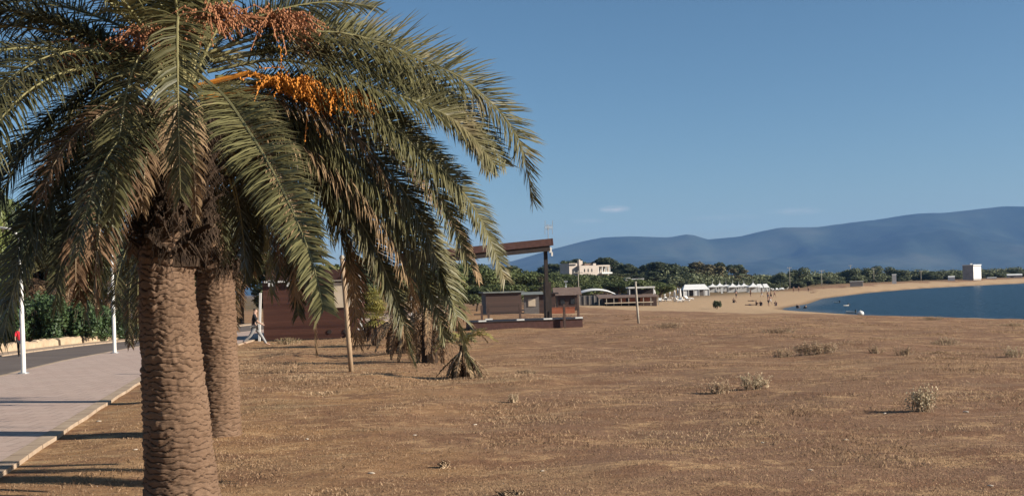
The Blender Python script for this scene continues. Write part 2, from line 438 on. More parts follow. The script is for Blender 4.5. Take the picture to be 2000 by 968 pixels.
    col = t.mix(t.ramp(lm, [(0.53, 0.0), (0.64, 0.8)]), col, t.mix(vf, (0.39, 0.252, 0.150), (0.52, 0.365, 0.23)))
    col = t.mix(t.ramp(vo, [(0.02, 0.6), (0.06, 0.0)]), col, (0.07, 0.042, 0.028))
    sandc = t.ramp(t.noise(p, 1.3, 6, 0.65), [(0.3, (0.37, 0.265, 0.18)), (0.7, (0.46, 0.345, 0.245))])
    edge = t.math('ADD', A('sand'), t.math('MULTIPLY', t.math('SUBTRACT', t.noise(p, 0.8, 5, 0.7), 0.5), 0.6))
    col = t.mix(t.ramp(edge, [(0.40, 0.0), (0.60, 1.0)]), col, sandc)
    farc = t.ramp(t.noise(p, 0.05, 5, 0.6), [(0.35, (0.12, 0.10, 0.055)), (0.65, (0.21, 0.145, 0.09))])
    col = t.mix(A('far'), col, farc)
    col = t.mix(t.math('MULTIPLY', A('wet'), 0.75), col, (0.16, 0.115, 0.08))
    col = t.mix(1.0, col, (0.98, 0.90, 0.76), 'MULTIPLY')
    hgt = t.math('ADD', t.math('MULTIPLY', fine, 0.7), t.math('MULTIPLY', vf, 0.45))
    m = t.done(t.bsdf(col, 0.95, t.bump(hgt, 0.9, 0.06), 0.08))
    me.materials.append(m)
    o = link_mesh('ground', me); tag(o, kind='structure')
build_terrain()

# sea
def build_sea():
    t = NT('sea_water')
    p = t.pos()
    mp = t.n('ShaderNodeMapping', inp={'Vector': p, 'Scale': (1, 1, 1)}).outputs[0]
    w1 = t.noise(mp, 0.55, 6, 0.65, 0.3); w2 = t.noise(p, 0.05, 4, 0.6)
    sh_ = t.n('ShaderNodeAttribute', attribute_name='shallow').outputs['Fac']
    col = t.ramp(w2, [(0.3, (0.002, 0.018, 0.036)), (0.7, (0.004, 0.028, 0.050))])
    col = t.mix(sh_, col, (0.075, 0.085, 0.092))
    b = t.bsdf(col, 0.28, t.bump(w1, 1.0, 1.2), 0.13)
    m = t.done(b)
    xs = np.concatenate([np.linspace(38, 160, 90), np.geomspace(170, 15000, 40)]); ys = np.concatenate([np.linspace(-600, 100, 15), np.linspace(102, 400, 150), np.geomspace(420, 15000, 40)])
    X, Y = np.meshgrid(xs, ys); nx = len(xs)
    V = np.stack([X.ravel(), Y.ravel(), np.full(X.size, SEA)], 1)
    i = (np.arange(len(ys) - 1)[:, None] * nx + np.arange(nx - 1)[None, :]).ravel()
    me = np_mesh('sea', V, np.stack([i, i + 1, i + nx + 1, i + nx], 1), m)
    sd = -shore_dist(X, Y); sh = (1 - smooth(0, 7, sd)) * smooth(150, 172, Y) * (1 - smooth(215, 290, Y)) + .35 * (1 - smooth(0, 4, sd))
    a = me.attributes.new('shallow', 'FLOAT', 'POINT'); a.data.foreach_set('value', np.clip(sh, 0, 1).ravel().astype(np.float32))
    o = link_mesh('sea', me); tag(o, kind='structure')
build_sea()

# ------------------------------------------------------------------ promenade, kerb, road
def strip(name, left, right, z, mat, n=140, y0=-18, y1=100, thick=None):
    ys = np.linspace(y0, y1, n)
    L = poly_x(left, ys) if not callable(left) else left(ys)
    Rr = poly_x(right, ys) if not callable(right) else right(ys)
    b = MB(); vs = []; fs = []
    for l, r, y in zip(L, Rr, ys): vs += [(l, y, z), (r, y, z)]
    for k in range(n - 1): fs.append((2 * k, 2 * k + 1, 2 * k + 3, 2 * k + 2))
    if thick:
        m = len(vs)
        vs += [(x, y, zz - thick) for x, y, zz in vs]
        for k in range(n - 1):
            fs.append((2 * k, 2 * k + 2, m + 2 * k + 2, m + 2 * k)); fs.append((2 * k + 1, m + 2 * k + 1, m + 2 * k + 3, 2 * k + 3))
        fs.append((0, m, m + 1, 1)); fs.append((2 * n - 2, 2 * n - 1, m + 2 * n - 1, m + 2 * n - 2))
    b.add(vs, fs)
    return tag(b.build(name, mat), kind='structure')

def pave_mat():
    t = NT('pink_paving')
    p = t.pos()
    br = t.n('ShaderNodeTexBrick', inp={'Vector': p, 'Color1': (0.42, 0.30, 0.24, 1), 'Color2': (0.47, 0.345, 0.28, 1), 'Mortar': (0.25, 0.185, 0.15, 1), 'Scale': 1.0, 'Mortar Size': 0.012, 'Brick Width': 0.5, 'Row Height': 0.5})
    n = t.noise(p, 0.5, 6, 0.65); n2 = t.noise(p, 14, 4, 0.6)
    col = t.mix(t.ramp(n, [(0.35, 0.0), (0.7, 0.6)]), br.outputs['Color'], (0.43, 0.325, 0.26))
    col = t.mix(t.ramp(n2, [(0.5, 0.0), (0.8, 0.45)]), col, (0.22, 0.16, 0.135))
    return t.done(t.bsdf(col, 0.85, t.bump(n2, 0.3, 0.01), 0.2))
def road_mat():
    t = NT('worn_asphalt')
    p = t.pos()
    n = t.noise(p, 0.6, 5, 0.6); n2 = t.noise(p, 30, 4, 0.7)
    col = t.ramp(n, [(0.3, (0.115, 0.090, 0.076)), (0.7, (0.16, 0.128, 0.108))])
    col = t.mix(t.ramp(n2, [(0.45, 0.0), (0.75, 0.5)]), col, (0.16, 0.13, 0.11))
    return t.done(t.bsdf(col, 0.9, t.bump(n2, 0.4, 0.01), 0.15))
def kerb_mat():
    t = NT('kerb_stone')
    p = t.pos()
    sep = t.n('ShaderNodeSeparateXYZ', inp={0: p})
    fr = t.math('FRACT', sep.outputs['Y']); gap = t.math('LESS_THAN', fr, 0.035)
    n = t.noise(p, 2.5, 6, 0.65)
    col = t.ramp(n, [(0.3, (0.31, 0.22, 0.15)), (0.7, (0.43, 0.325, 0.23))])
    col = t.mix(gap, col, (0.12, 0.08, 0.055))
    return t.done(t.bsdf(col, 0.9, t.bump(n, 0.4, 0.02), 0.15))
MK = kerb_mat()
strip('sidewalk', WALKL, lambda y: poly_x(KERB, y) - 0.24, 0.05, pave_mat(), thick=0.25)
strip('kerb', lambda y: poly_x(KERB, y) - 0.236, lambda y: poly_x(KERB, y) + 0.012 * np.sin(y * 2.3), 0.060, MK, n=300, thick=0.35)
strip('kerb', lambda y: poly_x(WALKL, y) - 0.18, lambda y: poly_x(WALKL, y) - 0.004, 0.054, MK, thick=0.3)
strip('road', lambda y: poly_x(ROADL, y) + 0.004, lambda y: poly_x(WALKL, y) - 0.184, -0.02, road_mat(), thick=0.1)
strip('road_shoulder', lambda y: poly_x(ROADL, y) - 1.1, ROADL, 0.03, MK, thick=0.2)

# ------------------------------------------------------------------ mountains
def build_hills():
    prof = np.array([(-2500, 300), (-1500, 420), (-600, 470), (200, 495), (600, 520), (900, 522), (1000, 508), (1080, 485), (1130, 471), (1180, 460), (1240, 457), (1310, 460), (1350, 453), (1385, 464), (1450, 459),
                     (1490, 449), (1530, 441), (1600, 440), (1660, 433), (1720, 426), (1800, 413), (1850, 411), (1900, 405), (1970, 397), (2010, 398), (2100, 402), (2300, 420), (2700, 440), (3400, 480), (4500, 520), (6000, 545)], float)
    Yr = 8000.0
    xs = np.arange(-6000, 12000, 50.0); ys = np.arange(6000, 10400, 60.0)
    X, Y = np.meshgrid(xs, ys)
    P = 1000 + F * X / Yr
    ridge = (HZ - np.interp(P, prof[:, 0], prof[:, 1]) - SR * (P - 1000)) * Yr / F + H
    ridge = np.maximum(ridge, 0)
    base = np.interp(Y, [6000, 6400, 8000, 8600, 10400], [0, 0.10, 1.0, 0.9, 0.3])
    n = np.zeros_like(X); a = 1.0; s = 900.0
    for k in range(5):
        n += a * (1 - np.abs(2 * vnoise(X / s + 7, Y / (s * 1.4) + 3, 20 + k) - 1)); a *= 0.5; s /= 2.0
    n = n / 1.94
    fr = np.interp(Y, [6000, 6300, 7600, 8000, 8200, 10400], [0, 1, 1, 0.06, 0.2, 0.6])
    Z = ridge * (base + fr * 0.75 * (n - 0.75) * base ** 0.5) - 4
    nx = len(xs)
    V = np.stack([X.ravel(), Y.ravel(), Z.ravel()], 1)
    i = (np.arange(len(ys) - 1)[:, None] * nx + np.arange(nx - 1)[None, :]).ravel()
    t = NT('wooded_hillside')
    p = t.pos()
    col = t.ramp(t.noise(p, 0.0016, 7, 0.6), [(0.35, (0.008, 0.018, 0.016)), (0.52, (0.036, 0.050, 0.038)), (0.66, (0.075, 0.082, 0.060))])
    m = t.done(t.bsdf(col, 0.95, None, 0.05))
    o = link_mesh('hills', np_mesh('hills', V, np.stack([i, i + 1, i + nx + 1, i + nx], 1), m, True)); tag(o, kind='structure')
build_hills()

# ------------------------------------------------------------------ palms
def catmull(pts, n):
    P = [Vector(p) for p in pts]
    P = [P[0] * 2 - P[1]] + P + [P[-1] * 2 - P[-2]]
    dense = []
    for i in range(1, len(P) - 2):
        for k in range(12):
            t = k / 12.0; a, b, c, d = P[i - 1], P[i], P[i + 1], P[i + 2]
            dense.append(0.5 * ((2 * b) + (c - a) * t + (2 * a - 5 * b + 4 * c - d) * t * t + (3 * b - a - 3 * c + d) * t ** 3))
    dense.append(P[-2])
    L = [0.0]
    for a, b in zip(dense[:-1], dense[1:]): L.append(L[-1] + (b - a).length)
    out = []; j = 0
    for k in range(n):
        s = L[-1] * k / (n - 1)
        while j < len(L) - 2 and L[j + 1] < s: j += 1
        u = (s - L[j]) / max(L[j + 1] - L[j], 1e-9)
        out.append(dense[j].lerp(dense[j + 1], min(max(u, 0), 1)))
    return out, L[-1]

def frond(parent, pts, name='frond', mat='frond', leaf=0.55, dens=30, rr=0.028, petiole=0.12, droop=0.35, rg=None, wid=0.030, spread=1.0, vee=0.35, ragged=0.0, rmat=None, twist=0.0):
    """one pinnate leaf: a tapering rachis with two rows of narrow bent leaflets; rachis and leaflets share the mesh"""
    rg = rg or random
    N = 26
    C0, L = catmull(pts, N)
    b = MB()
    b.tube(C0, [rr * (1 - 0.86 * (k / (N - 1)) ** 0.8) for k in range(N)], 5)
    nrf = len(b.f)
    n = int(dens * L)
    down = Vector((0, 0, -1))
    for i in range(n):
        t = petiole + (1 - petiole) * (i + 0.5) / n
        fidx = t * (N - 1); k = min(int(fidx), N - 2); u = fidx - k
        P = C0[k].lerp(C0[k + 1], u)
        T = (C0[k + 1] - C0[k]).normalized()
        S = T.cross(Vector((0, 0, 1)))
        if S.length < 0.25: S = T.cross(Vector((0.3, 1, 0.1)))
        S.normalize(); Nn = S.cross(T).normalized()
        if twist:      # the blade turns about its rachis, as palm leaves do
            tw = twist * (1 if S.y < 0 else -1) * min(1, .35 + t)
            S, Nn = S * math.cos(tw) - Nn * math.sin(tw), Nn * math.cos(tw) + S * math.sin(tw)
        tt = (t - petiole) / (1 - petiole)
        ln = leaf * (0.45 + 0.55 * min(1, tt / 0.22)) * (1 - 0.62 * max(0, (tt - 0.35) / 0.65) ** 1.4)
        ang = R(72 - 30 * tt)
        for sgn in (-1, 1):
            if ragged and rg.random() < ragged: continue
            a = ang + rg.uniform(-0.12, 0.12)
            v = vee * rg.uniform(-0.5, 1.5)
            d = (T * math.cos(a) + (S * sgn * math.cos(v) + Nn * math.sin(v)) * math.sin(a) * spread).normalized()
            l = ln * rg.uniform(0.82, 1.12)
            dr = droop * rg.uniform(0.5, 1.5)
            w = wid * rg.uniform(0.8, 1.15)
            wd = d.cross(Nn)
            if wd.length < 0.1: wd = d.cross(S)
            wd.normalize()
            wd = (wd + Nn * rg.uniform(-0.6, 0.6)).normalized()
            p0 = P; d1 = d
            p1 = p0 + d1 * (l * 0.35)
            d2 = (d1 + down * dr * 0.5).normalized(); p2 = p1 + d2 * (l * 0.35)
            d3 = (d2 + down * dr * 0.8).normalized(); p3 = p2 + d3 * (l * 0.30)
            b.add([p0 - wd * w * .35, p0 + wd * w * .35, p1 - wd * w * .5, p1 + wd * w * .5, p2 - wd * w * .36, p2 + wd * w * .36, p3],
                  [(0, 1, 3, 2), (2, 3, 5, 4), (4, 5, 6)])
    me = bpy.data.meshes.new(name)
    me.from_pydata(b.v, [], b.f)
    me.materials.append(M[rmat or ('rachis_dry' if 'dry' in mat or 'brown' in mat else 'rachis')]); me.materials.append(M[mat])
    idx = np.ones(len(b.f), dtype=np.int32); idx[:nrf] = 0
    me.polygons.foreach_set('material_index', idx)
    me.update()
    return link_mesh(name, me, parent)

def arc(az, e0, L, k, z0, r0=0.18, pw=1.25, n=12, cx=0.0, cy=0.0, side=0.0):
    """a drooping frond centre line: starts at elevation e0 and bends down along its length"""
    pts = []; r, z = r0, z0; h = L / n; q = az
    x, y = cx + r0 * math.cos(az), cy + r0 * math.sin(az)
    for i in range(n + 1):
        pts.append((x, y, z))
        s = (i + 0.5) / n
        e = max(e0 - k * s ** pw, R(-88))
        q = az + side * s
        x += h * math.cos(e) * math.cos(q); y += h * math.cos(e) * math.sin(q); z += h * math.sin(e)
    return pts

def trunk_mesh(path, row=0.082, depth=0.032, seed=0, na=72, dz=0.0125):
    """scarred palm trunk: overlapping rows of leaf scars modelled as real relief. path = [(x, y, z, radius)]"""
    P = np.array(path, float); zs = np.arange(P[0, 2], P[-1, 2], dz)
    cx = np.interp(zs, P[:, 2], P[:, 0]); cy = np.interp(zs, P[:, 2], P[:, 1]); rd = np.interp(zs, P[:, 2], P[:, 3])
    A = np.linspace(0, 2 * np.pi, na, endpoint=False)
    AA, ZZ = np.meshgrid(A, zs)
    ca, sa = np.cos(AA), np.sin(AA)
    wob = 1.1 * (vnoise(AA * 1.6 + seed, ZZ * 3, 30 + seed) - 0.5) + 0.9 * (vnoise(AA * 5, ZZ * 9, 31 + seed) - 0.5)
    cols = 10
    v = ZZ / row + wob + AA / (2 * np.pi) * 3
    c = AA / (2 * np.pi) * cols + 0.5 * (np.floor(v) % 2) + 0.5 * (vnoise(AA * 3, ZZ * 6, 33) - 0.5)
    fc = np.abs((c % 1.0) - 0.5) * 2
    f = (v - 0.22 * (1 - fc ** 2)) % 1.0
    saw = smooth(0.0, 0.16, f) * (0.55 + 0.45 * f) * (1 - smooth(0.93, 1.0, f))
    rgh = vnoise(AA * 24, ZZ * 60, 35 + seed) - 0.5
    amp = 0.35 + 0.9 * vnoise(AA * 4.5, ZZ * 7.5, 37 + seed)
    spike = np.clip(vnoise(AA * 11, ZZ * 16, 39 + seed) - .62, 0, 1) * 2.6
    disp = depth * (saw * (amp + spike) + 0.35 * rgh) - depth * 0.5
    Rr = rd[:, None] + disp
    V = np.stack([(cx[:, None] + Rr * ca).ravel(), (cy[:, None] + Rr * sa).ravel(), ZZ.ravel()], 1)
    nz = len(zs)
    i = (np.arange(nz - 1)[:, None] * na + np.arange(na)[None, :])
    j = (np.arange(nz - 1)[:, None] * na + (np.arange(na)[None, :] + 1) % na)
    Q = np.stack([i.ravel(), j.ravel(), (j + na).ravel(), (i + na).ravel()], 1)
    me = np_mesh('trunk', V, Q, M['bark'], True)
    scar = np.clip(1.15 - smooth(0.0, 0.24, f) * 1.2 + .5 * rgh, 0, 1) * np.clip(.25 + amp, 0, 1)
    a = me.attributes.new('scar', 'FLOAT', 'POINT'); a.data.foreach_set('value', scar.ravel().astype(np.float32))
    return me

def boots(parent, cx, cy, z0, z1, r0, r1, n, mat='boots', seed=1, ln=0.32):
    rg = random.Random(seed); b = MB()
    b.tube([(cx, cy, z0 - 0.1), (cx, cy, z1)], [r0 * 0.8, r1 * 0.7], 14)
    for i in range(n):
        u = (i + rg.random()) / n
        a = i * 2.39996 + rg.uniform(-.3, .3); z = z0 + (z1 - z0) * u; r = (r0 + (r1 - r0) * u) * 0.86
        l = ln * rg.uniform(0.6, 1.3); up = rg.uniform(0.25, 1.3)
        o = Vector((cx + r * math.cos(a), cy + r * math.sin(a), z))
        d = Vector((math.cos(a), math.sin(a), up)).normalized(); tn = Vector((-math.sin(a), math.cos(a), 0))
        w = rg.uniform(0.025, 0.06); th = rg.uniform(.012, .03); nn = tn.cross(d)
        p1 = o + d * l
        b.add([o - tn * w - nn * th, o + tn * w - nn * th, o + tn * w + nn * th, o - tn * w + nn * th,
               p1 - tn * w * .45 - nn * th * .6, p1 + tn * w * .45 - nn * th * .6, p1 + tn * w * .4 + nn * th * .5, p1 - tn * w * .4 + nn * th * .5],
              [(3, 2, 1, 0), (4, 5, 6, 7), (0, 1, 5, 4), (1, 2, 6, 5), (2, 3, 7, 6), (3, 0, 4, 7)])
        for _ in range(9):   # ragged fibres
            q = o + tn * rg.uniform(-.1, .1) + d * rg.uniform(0, l)
            e = q + Vector((math.cos(a) * rg.uniform(0, .15), math.sin(a) * rg.uniform(0, .15), -rg.uniform(.05, .26))) + tn * rg.uniform(-.12, .12)
            b.add([q - tn * .008, q + tn * .008, e], [(0, 1, 2)])
    return b.build('leaf_base_collar', M[mat], parent)

def fruit_cluster(parent, base, out_az, reach, zdrop, n=46, mat='fruit', seed=3, spread=0.35):
    rg = random.Random(seed); b = MB()
    o = Vector(base); d = Vector((math.cos(out_az), math.sin(out_az), 0))
    e = o + d * reach + Vector((0, 0, -zdrop * 0.15))
    b.tube([o, o.lerp(e, 0.5) + Vector((0, 0, 0.14)), e], [0.03, 0.026, 0.02], 6)
    for i in range(n):
        s = e.lerp(o, rg.uniform(0, 0.35)) + Vector((0, 0, 0.03))
        v = (d * rg.uniform(0.1, 1.0) + Vector((rg.uniform(-1, 1), rg.uniform(-1, 1), rg.uniform(-0.35, 0.45))) * 0.6).normalized()
        l = spread * rg.uniform(0.6, 1.25)
        m = s + v * l * 0.6; t = m + (v + Vector((0, 0, -0.9))).normalized() * l * 0.75
        b.tube([s, m, t], [0.007, 0.006, 0.004], 3, False)
        for k in range(9):
            u = k / 8; q = (s.lerp(m, u * 2) if u < .5 else m.lerp(t, u * 2 - 1)) + Vector((rg.uniform(-1, 1), rg.uniform(-1, 1), rg.uniform(-1, 1))) * 0.016
            r = 0.011
            b.add([q + Vector(v_) * r for v_ in ((1, 0, 0), (0, 1, 0), (-1, 0, 0), (0, -1, 0), (0, 0, 1.5), (0, 0, -1.5))],
                  [(0, 1, 4), (1, 2, 4), (2, 3, 4), (3, 0, 4), (1, 0, 5), (2, 1, 5), (3, 2, 5), (0, 3, 5)])
    return b.build('fruit_cluster', M[mat], parent)

SUN_AZ = R(-15)     # direction to the sun on the ground, from +X; negative = on the camera's side
SUN_EL = R(24)

# --- the big palm in front
P1 = Vector((-3.40, 11.38, 0.0))
PALM = empty('date_palm', P1)
tag(PALM, 'largest date palm with scarred thick trunk, arching fronds and orange fruit clusters', 'palm tree', 'date palms along the promenade')
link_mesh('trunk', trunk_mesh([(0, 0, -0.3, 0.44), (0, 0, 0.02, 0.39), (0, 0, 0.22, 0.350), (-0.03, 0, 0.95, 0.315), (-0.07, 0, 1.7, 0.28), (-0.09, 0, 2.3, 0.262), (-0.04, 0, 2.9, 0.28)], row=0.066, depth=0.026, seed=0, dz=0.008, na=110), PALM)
CX, CY, CZ = 0.15, 0.0, 4.3
boots(PALM, 0.0, 0, 2.5, 4.0, 0.31, 0.42, 190, seed=4, ln=0.26)
def px2local(track, az):
    """read a frond's line off the photograph: in the vertical plane of azimuth az through the crown's centre"""
    X0 = P1.x + CX; Y0 = P1.y + CY; out = []
    for px, py in track:
        k = lev(px, py)[0] / F
        r = (k * Y0 - X0) / (math.cos(az) - k * math.sin(az))
        Y = Y0 + r * math.sin(az)
        out.append((CX + r * math.cos(az), CY + r * math.sin(az), sz(py, Y, px)))
    return out
rgf = random.Random(21)
HERO = [  # azimuth, track, leaf length, density, material, vee, droop
    (12, [(400, 105), (520, 70), (640, 62), (740, 82), (827, 119), (897, 150), (971, 213), (1016, 280), (1041, 392)], 0.62, 34, 'frond', 0.5, 0.25),
    (6, [(405, 140), (535, 117), (649, 137), (738, 172), (817, 200), (877, 228), (922, 266), (966, 322)], 0.56, 34, 'frond', 0.4, 0.3),
    (14, [(410, 120), (540, 95), (660, 105), (770, 150), (850, 200), (905, 255), (960, 330)], 0.50, 26, 'frond', 0.4, 0.35),
    (8, [(415, 165), (560, 160), (698, 198), (758, 238), (817, 293), (872, 340), (922, 400), (956, 465), (986, 545)], 0.46, 34, 'frond', 0.3, 0.45),
    (15, [(430, 175), (560, 205), (640, 262), (700, 318), (758, 372), (817, 440), (860, 520), (893, 620), (912, 705)], 0.52, 34, 'frond', 0.3, 0.6),
    (10, [(415, 120), (560, 100), (700, 120), (800, 165), (870, 215), (925, 275), (955, 335)], 0.5, 32, 'frond', 0.4, 0.3),
    (12, [(420, 150), (560, 150), (680, 185), (770, 240), (835, 300), (880, 360), (905, 415)], 0.46, 32, 'frond', 0.35, 0.35),
    (14, [(425, 180), (560, 190), (660, 240), (740, 310), (800, 390), (845, 480), (872, 570)], 0.5, 32, 'frond', 0.3, 0.5),
    (18, [(430, 190), (540, 220), (640, 290), (715, 370), (762, 440), (805, 520), (832, 600)], 0.5, 32, 'frond', 0.3, 0.5),
    (20, [(420, 200), (520, 250), (600, 330), (640, 390), (660, 440), (672, 485), (680, 520)], 0.46, 32, 'frond', 0.3, 0.5),
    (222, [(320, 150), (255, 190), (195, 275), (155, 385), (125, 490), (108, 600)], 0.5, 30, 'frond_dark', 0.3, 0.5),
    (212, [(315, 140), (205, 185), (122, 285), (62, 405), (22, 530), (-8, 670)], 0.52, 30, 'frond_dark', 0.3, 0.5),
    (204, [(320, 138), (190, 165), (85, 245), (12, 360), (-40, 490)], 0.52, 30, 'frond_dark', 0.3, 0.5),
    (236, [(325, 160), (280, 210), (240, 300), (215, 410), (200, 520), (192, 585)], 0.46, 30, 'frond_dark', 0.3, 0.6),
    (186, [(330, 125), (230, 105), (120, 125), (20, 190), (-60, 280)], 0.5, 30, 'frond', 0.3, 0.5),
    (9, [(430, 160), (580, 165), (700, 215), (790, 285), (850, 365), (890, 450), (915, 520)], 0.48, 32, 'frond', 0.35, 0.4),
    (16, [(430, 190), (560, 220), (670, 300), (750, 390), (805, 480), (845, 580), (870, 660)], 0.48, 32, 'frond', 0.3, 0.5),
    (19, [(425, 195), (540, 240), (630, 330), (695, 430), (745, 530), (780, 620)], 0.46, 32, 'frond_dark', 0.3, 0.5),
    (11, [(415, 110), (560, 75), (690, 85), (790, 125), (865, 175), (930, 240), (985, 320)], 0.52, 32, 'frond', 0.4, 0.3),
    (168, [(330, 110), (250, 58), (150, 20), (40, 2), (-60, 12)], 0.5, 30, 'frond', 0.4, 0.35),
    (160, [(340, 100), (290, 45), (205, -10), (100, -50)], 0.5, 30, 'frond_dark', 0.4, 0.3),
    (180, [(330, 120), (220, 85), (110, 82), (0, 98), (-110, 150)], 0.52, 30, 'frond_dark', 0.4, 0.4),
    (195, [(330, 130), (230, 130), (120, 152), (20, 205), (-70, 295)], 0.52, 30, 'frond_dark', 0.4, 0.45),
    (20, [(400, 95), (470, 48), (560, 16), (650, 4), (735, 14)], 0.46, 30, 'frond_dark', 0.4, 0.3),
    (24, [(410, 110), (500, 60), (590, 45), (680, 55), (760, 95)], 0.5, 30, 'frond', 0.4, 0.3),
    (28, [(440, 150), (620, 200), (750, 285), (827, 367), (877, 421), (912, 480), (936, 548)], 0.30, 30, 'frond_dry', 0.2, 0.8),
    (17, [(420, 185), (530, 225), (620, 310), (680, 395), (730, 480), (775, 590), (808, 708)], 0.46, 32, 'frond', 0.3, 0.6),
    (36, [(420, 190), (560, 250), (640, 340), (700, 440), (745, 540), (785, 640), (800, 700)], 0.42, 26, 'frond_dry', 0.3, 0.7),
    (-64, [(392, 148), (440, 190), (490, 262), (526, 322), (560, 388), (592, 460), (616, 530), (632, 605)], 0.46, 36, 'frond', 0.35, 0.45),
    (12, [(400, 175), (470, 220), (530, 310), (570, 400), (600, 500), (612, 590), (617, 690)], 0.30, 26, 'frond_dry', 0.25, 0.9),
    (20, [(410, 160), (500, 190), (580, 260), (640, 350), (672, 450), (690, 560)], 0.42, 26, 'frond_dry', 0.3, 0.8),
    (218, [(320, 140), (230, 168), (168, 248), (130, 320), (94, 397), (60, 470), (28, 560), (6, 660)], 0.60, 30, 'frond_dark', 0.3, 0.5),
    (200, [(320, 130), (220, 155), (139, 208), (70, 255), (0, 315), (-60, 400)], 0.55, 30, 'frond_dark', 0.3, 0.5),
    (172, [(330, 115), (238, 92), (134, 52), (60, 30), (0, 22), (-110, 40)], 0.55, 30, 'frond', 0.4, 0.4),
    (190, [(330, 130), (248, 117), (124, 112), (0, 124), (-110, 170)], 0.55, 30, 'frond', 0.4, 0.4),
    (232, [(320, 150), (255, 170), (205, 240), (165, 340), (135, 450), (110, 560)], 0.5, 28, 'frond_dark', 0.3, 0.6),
]
for az, track, leaf, dens, mt, vee, dr in HERO:
    frond(PALM, px2local(track, R(az)), 'dry_frond' if 'dry' in mt else 'frond', mt, leaf * 0.86, dens * 2.3, vee=vee, droop=dr * .6, rg=rgf, rr=.021, wid=.0155, twist=R(58) if az < 50 and az > -60 else R(25))
def rz(az, lst):   # line given as (distance from the crown's axis, height)
    return [(CX + r * math.cos(R(az)), CY + r * math.sin(R(az)), z) for r, z in lst]
FR = dict(rg=rgf, rr=.021, wid=.018)
frond(PALM, rz(-76, [(0.15, 4.2), (0.55, 4.6), (1.0, 4.68), (1.35, 4.4), (1.55, 3.9), (1.66, 3.4), (1.70, 2.95)]), 'frond', 'frond', 0.42, 50, vee=0.3, droop=0.5, **FR)
frond(PALM, rz(-97, [(0.15, 4.1), (0.55, 4.4), (0.95, 4.35), (1.25, 4.0), (1.45, 3.5), (1.55, 3.05), (1.62, 2.75)]), 'frond', 'frond', 0.42, 48, vee=0.3, droop=0.5, **FR)
frond(PALM, rz(-82, [(0.15, 4.0), (0.45, 4.05), (0.72, 3.8), (0.9, 3.4), (1.0, 3.0)]), 'dry_frond', 'frond_dry', 0.28, 40, vee=0.3, droop=0.9, **FR)
frond(PALM, rz(-104, [(0.15, 4.0), (0.42, 4.0), (0.64, 3.7), (0.76, 3.3), (0.84, 2.9)]), 'dry_frond', 'frond_dry', 0.28, 38, vee=0.3, droop=0.9, **FR)
frond(PALM, rz(-68, [(0.15, 4.0), (0.42, 4.0), (0.6, 3.7), (0.68, 3.3), (0.7, 2.8)]), 'dry_frond', 'frond_dry', 0.22, 38, vee=0.3, droop=0.9, **FR)
# young fronds in the middle, rising out of the picture
for i in range(17):
    az = i * 2.39996 + 0.3
    frond(PALM, arc(az, R(rgf.uniform(62, 86)), rgf.uniform(2.9, 3.4), R(rgf.uniform(45, 75)), 4.25, 0.08, cx=CX), 'frond', 'frond', 0.42, 46, vee=0.5, droop=0.3, **FR)
# outward fronds to the back, the left and the front left
for i in range(14):
    az = R(rgf.uniform(60, 205)) if i % 3 else R(rgf.uniform(225, 262))
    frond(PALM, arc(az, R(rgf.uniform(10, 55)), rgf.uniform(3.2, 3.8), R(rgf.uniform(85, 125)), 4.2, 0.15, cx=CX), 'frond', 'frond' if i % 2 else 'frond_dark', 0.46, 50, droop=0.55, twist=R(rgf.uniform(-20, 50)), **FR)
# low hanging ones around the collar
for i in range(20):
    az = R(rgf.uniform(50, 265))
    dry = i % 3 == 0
    frond(PALM, arc(az, R(rgf.uniform(-10, 25)), rgf.uniform(1.9, 2.6), R(rgf.uniform(85, 120)), 4.0 - rgf.uniform(0, .35), 0.2, pw=0.85, cx=CX), 'dry_frond' if dry else 'frond', 'frond_brown' if dry else 'frond_dark', 0.40, 46, droop=0.7, twist=R(rgf.uniform(-20, 50)), **FR)  # dry ones take the darker brown, which puts their shade into the colour
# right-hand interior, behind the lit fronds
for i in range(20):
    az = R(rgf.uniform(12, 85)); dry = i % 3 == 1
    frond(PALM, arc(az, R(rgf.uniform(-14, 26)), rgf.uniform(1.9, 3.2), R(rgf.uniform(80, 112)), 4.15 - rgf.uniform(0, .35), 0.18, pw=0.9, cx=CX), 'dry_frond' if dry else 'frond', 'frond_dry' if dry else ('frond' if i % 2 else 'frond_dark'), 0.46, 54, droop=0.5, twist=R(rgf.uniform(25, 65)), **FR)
fruit_cluster(PALM, (0.30, 0.0, 4.10), R(7), 1.45, 0.15, 150, 'fruit', 3, 0.30)
fruit_cluster(PALM, (0.26, -0.05, 4.20), R(2), 1.1, 0.1, 90, 'fruit', 4, 0.26)
fruit_cluster(PALM, (0.2, -0.15, 4.62), R(-52), 0.75, -0.9, 80, 'fruit_dry', 5, 0.36)
fruit_cluster(PALM, (0.05, -0.15, 4.45), R(-95), 0.55, -0.8, 70, 'fruit_dry', 6, 0.34)
fruit_cluster(PALM, (0.3, 0.1, 4.72), R(4), 0.85, -1.1, 90, 'fruit_dry', 7, 0.40)
fruit_cluster(PALM, (-0.05, -0.1, 4.4), R(215), 0.7, -0.5, 60, 'fruit_dry', 8, 0.32)

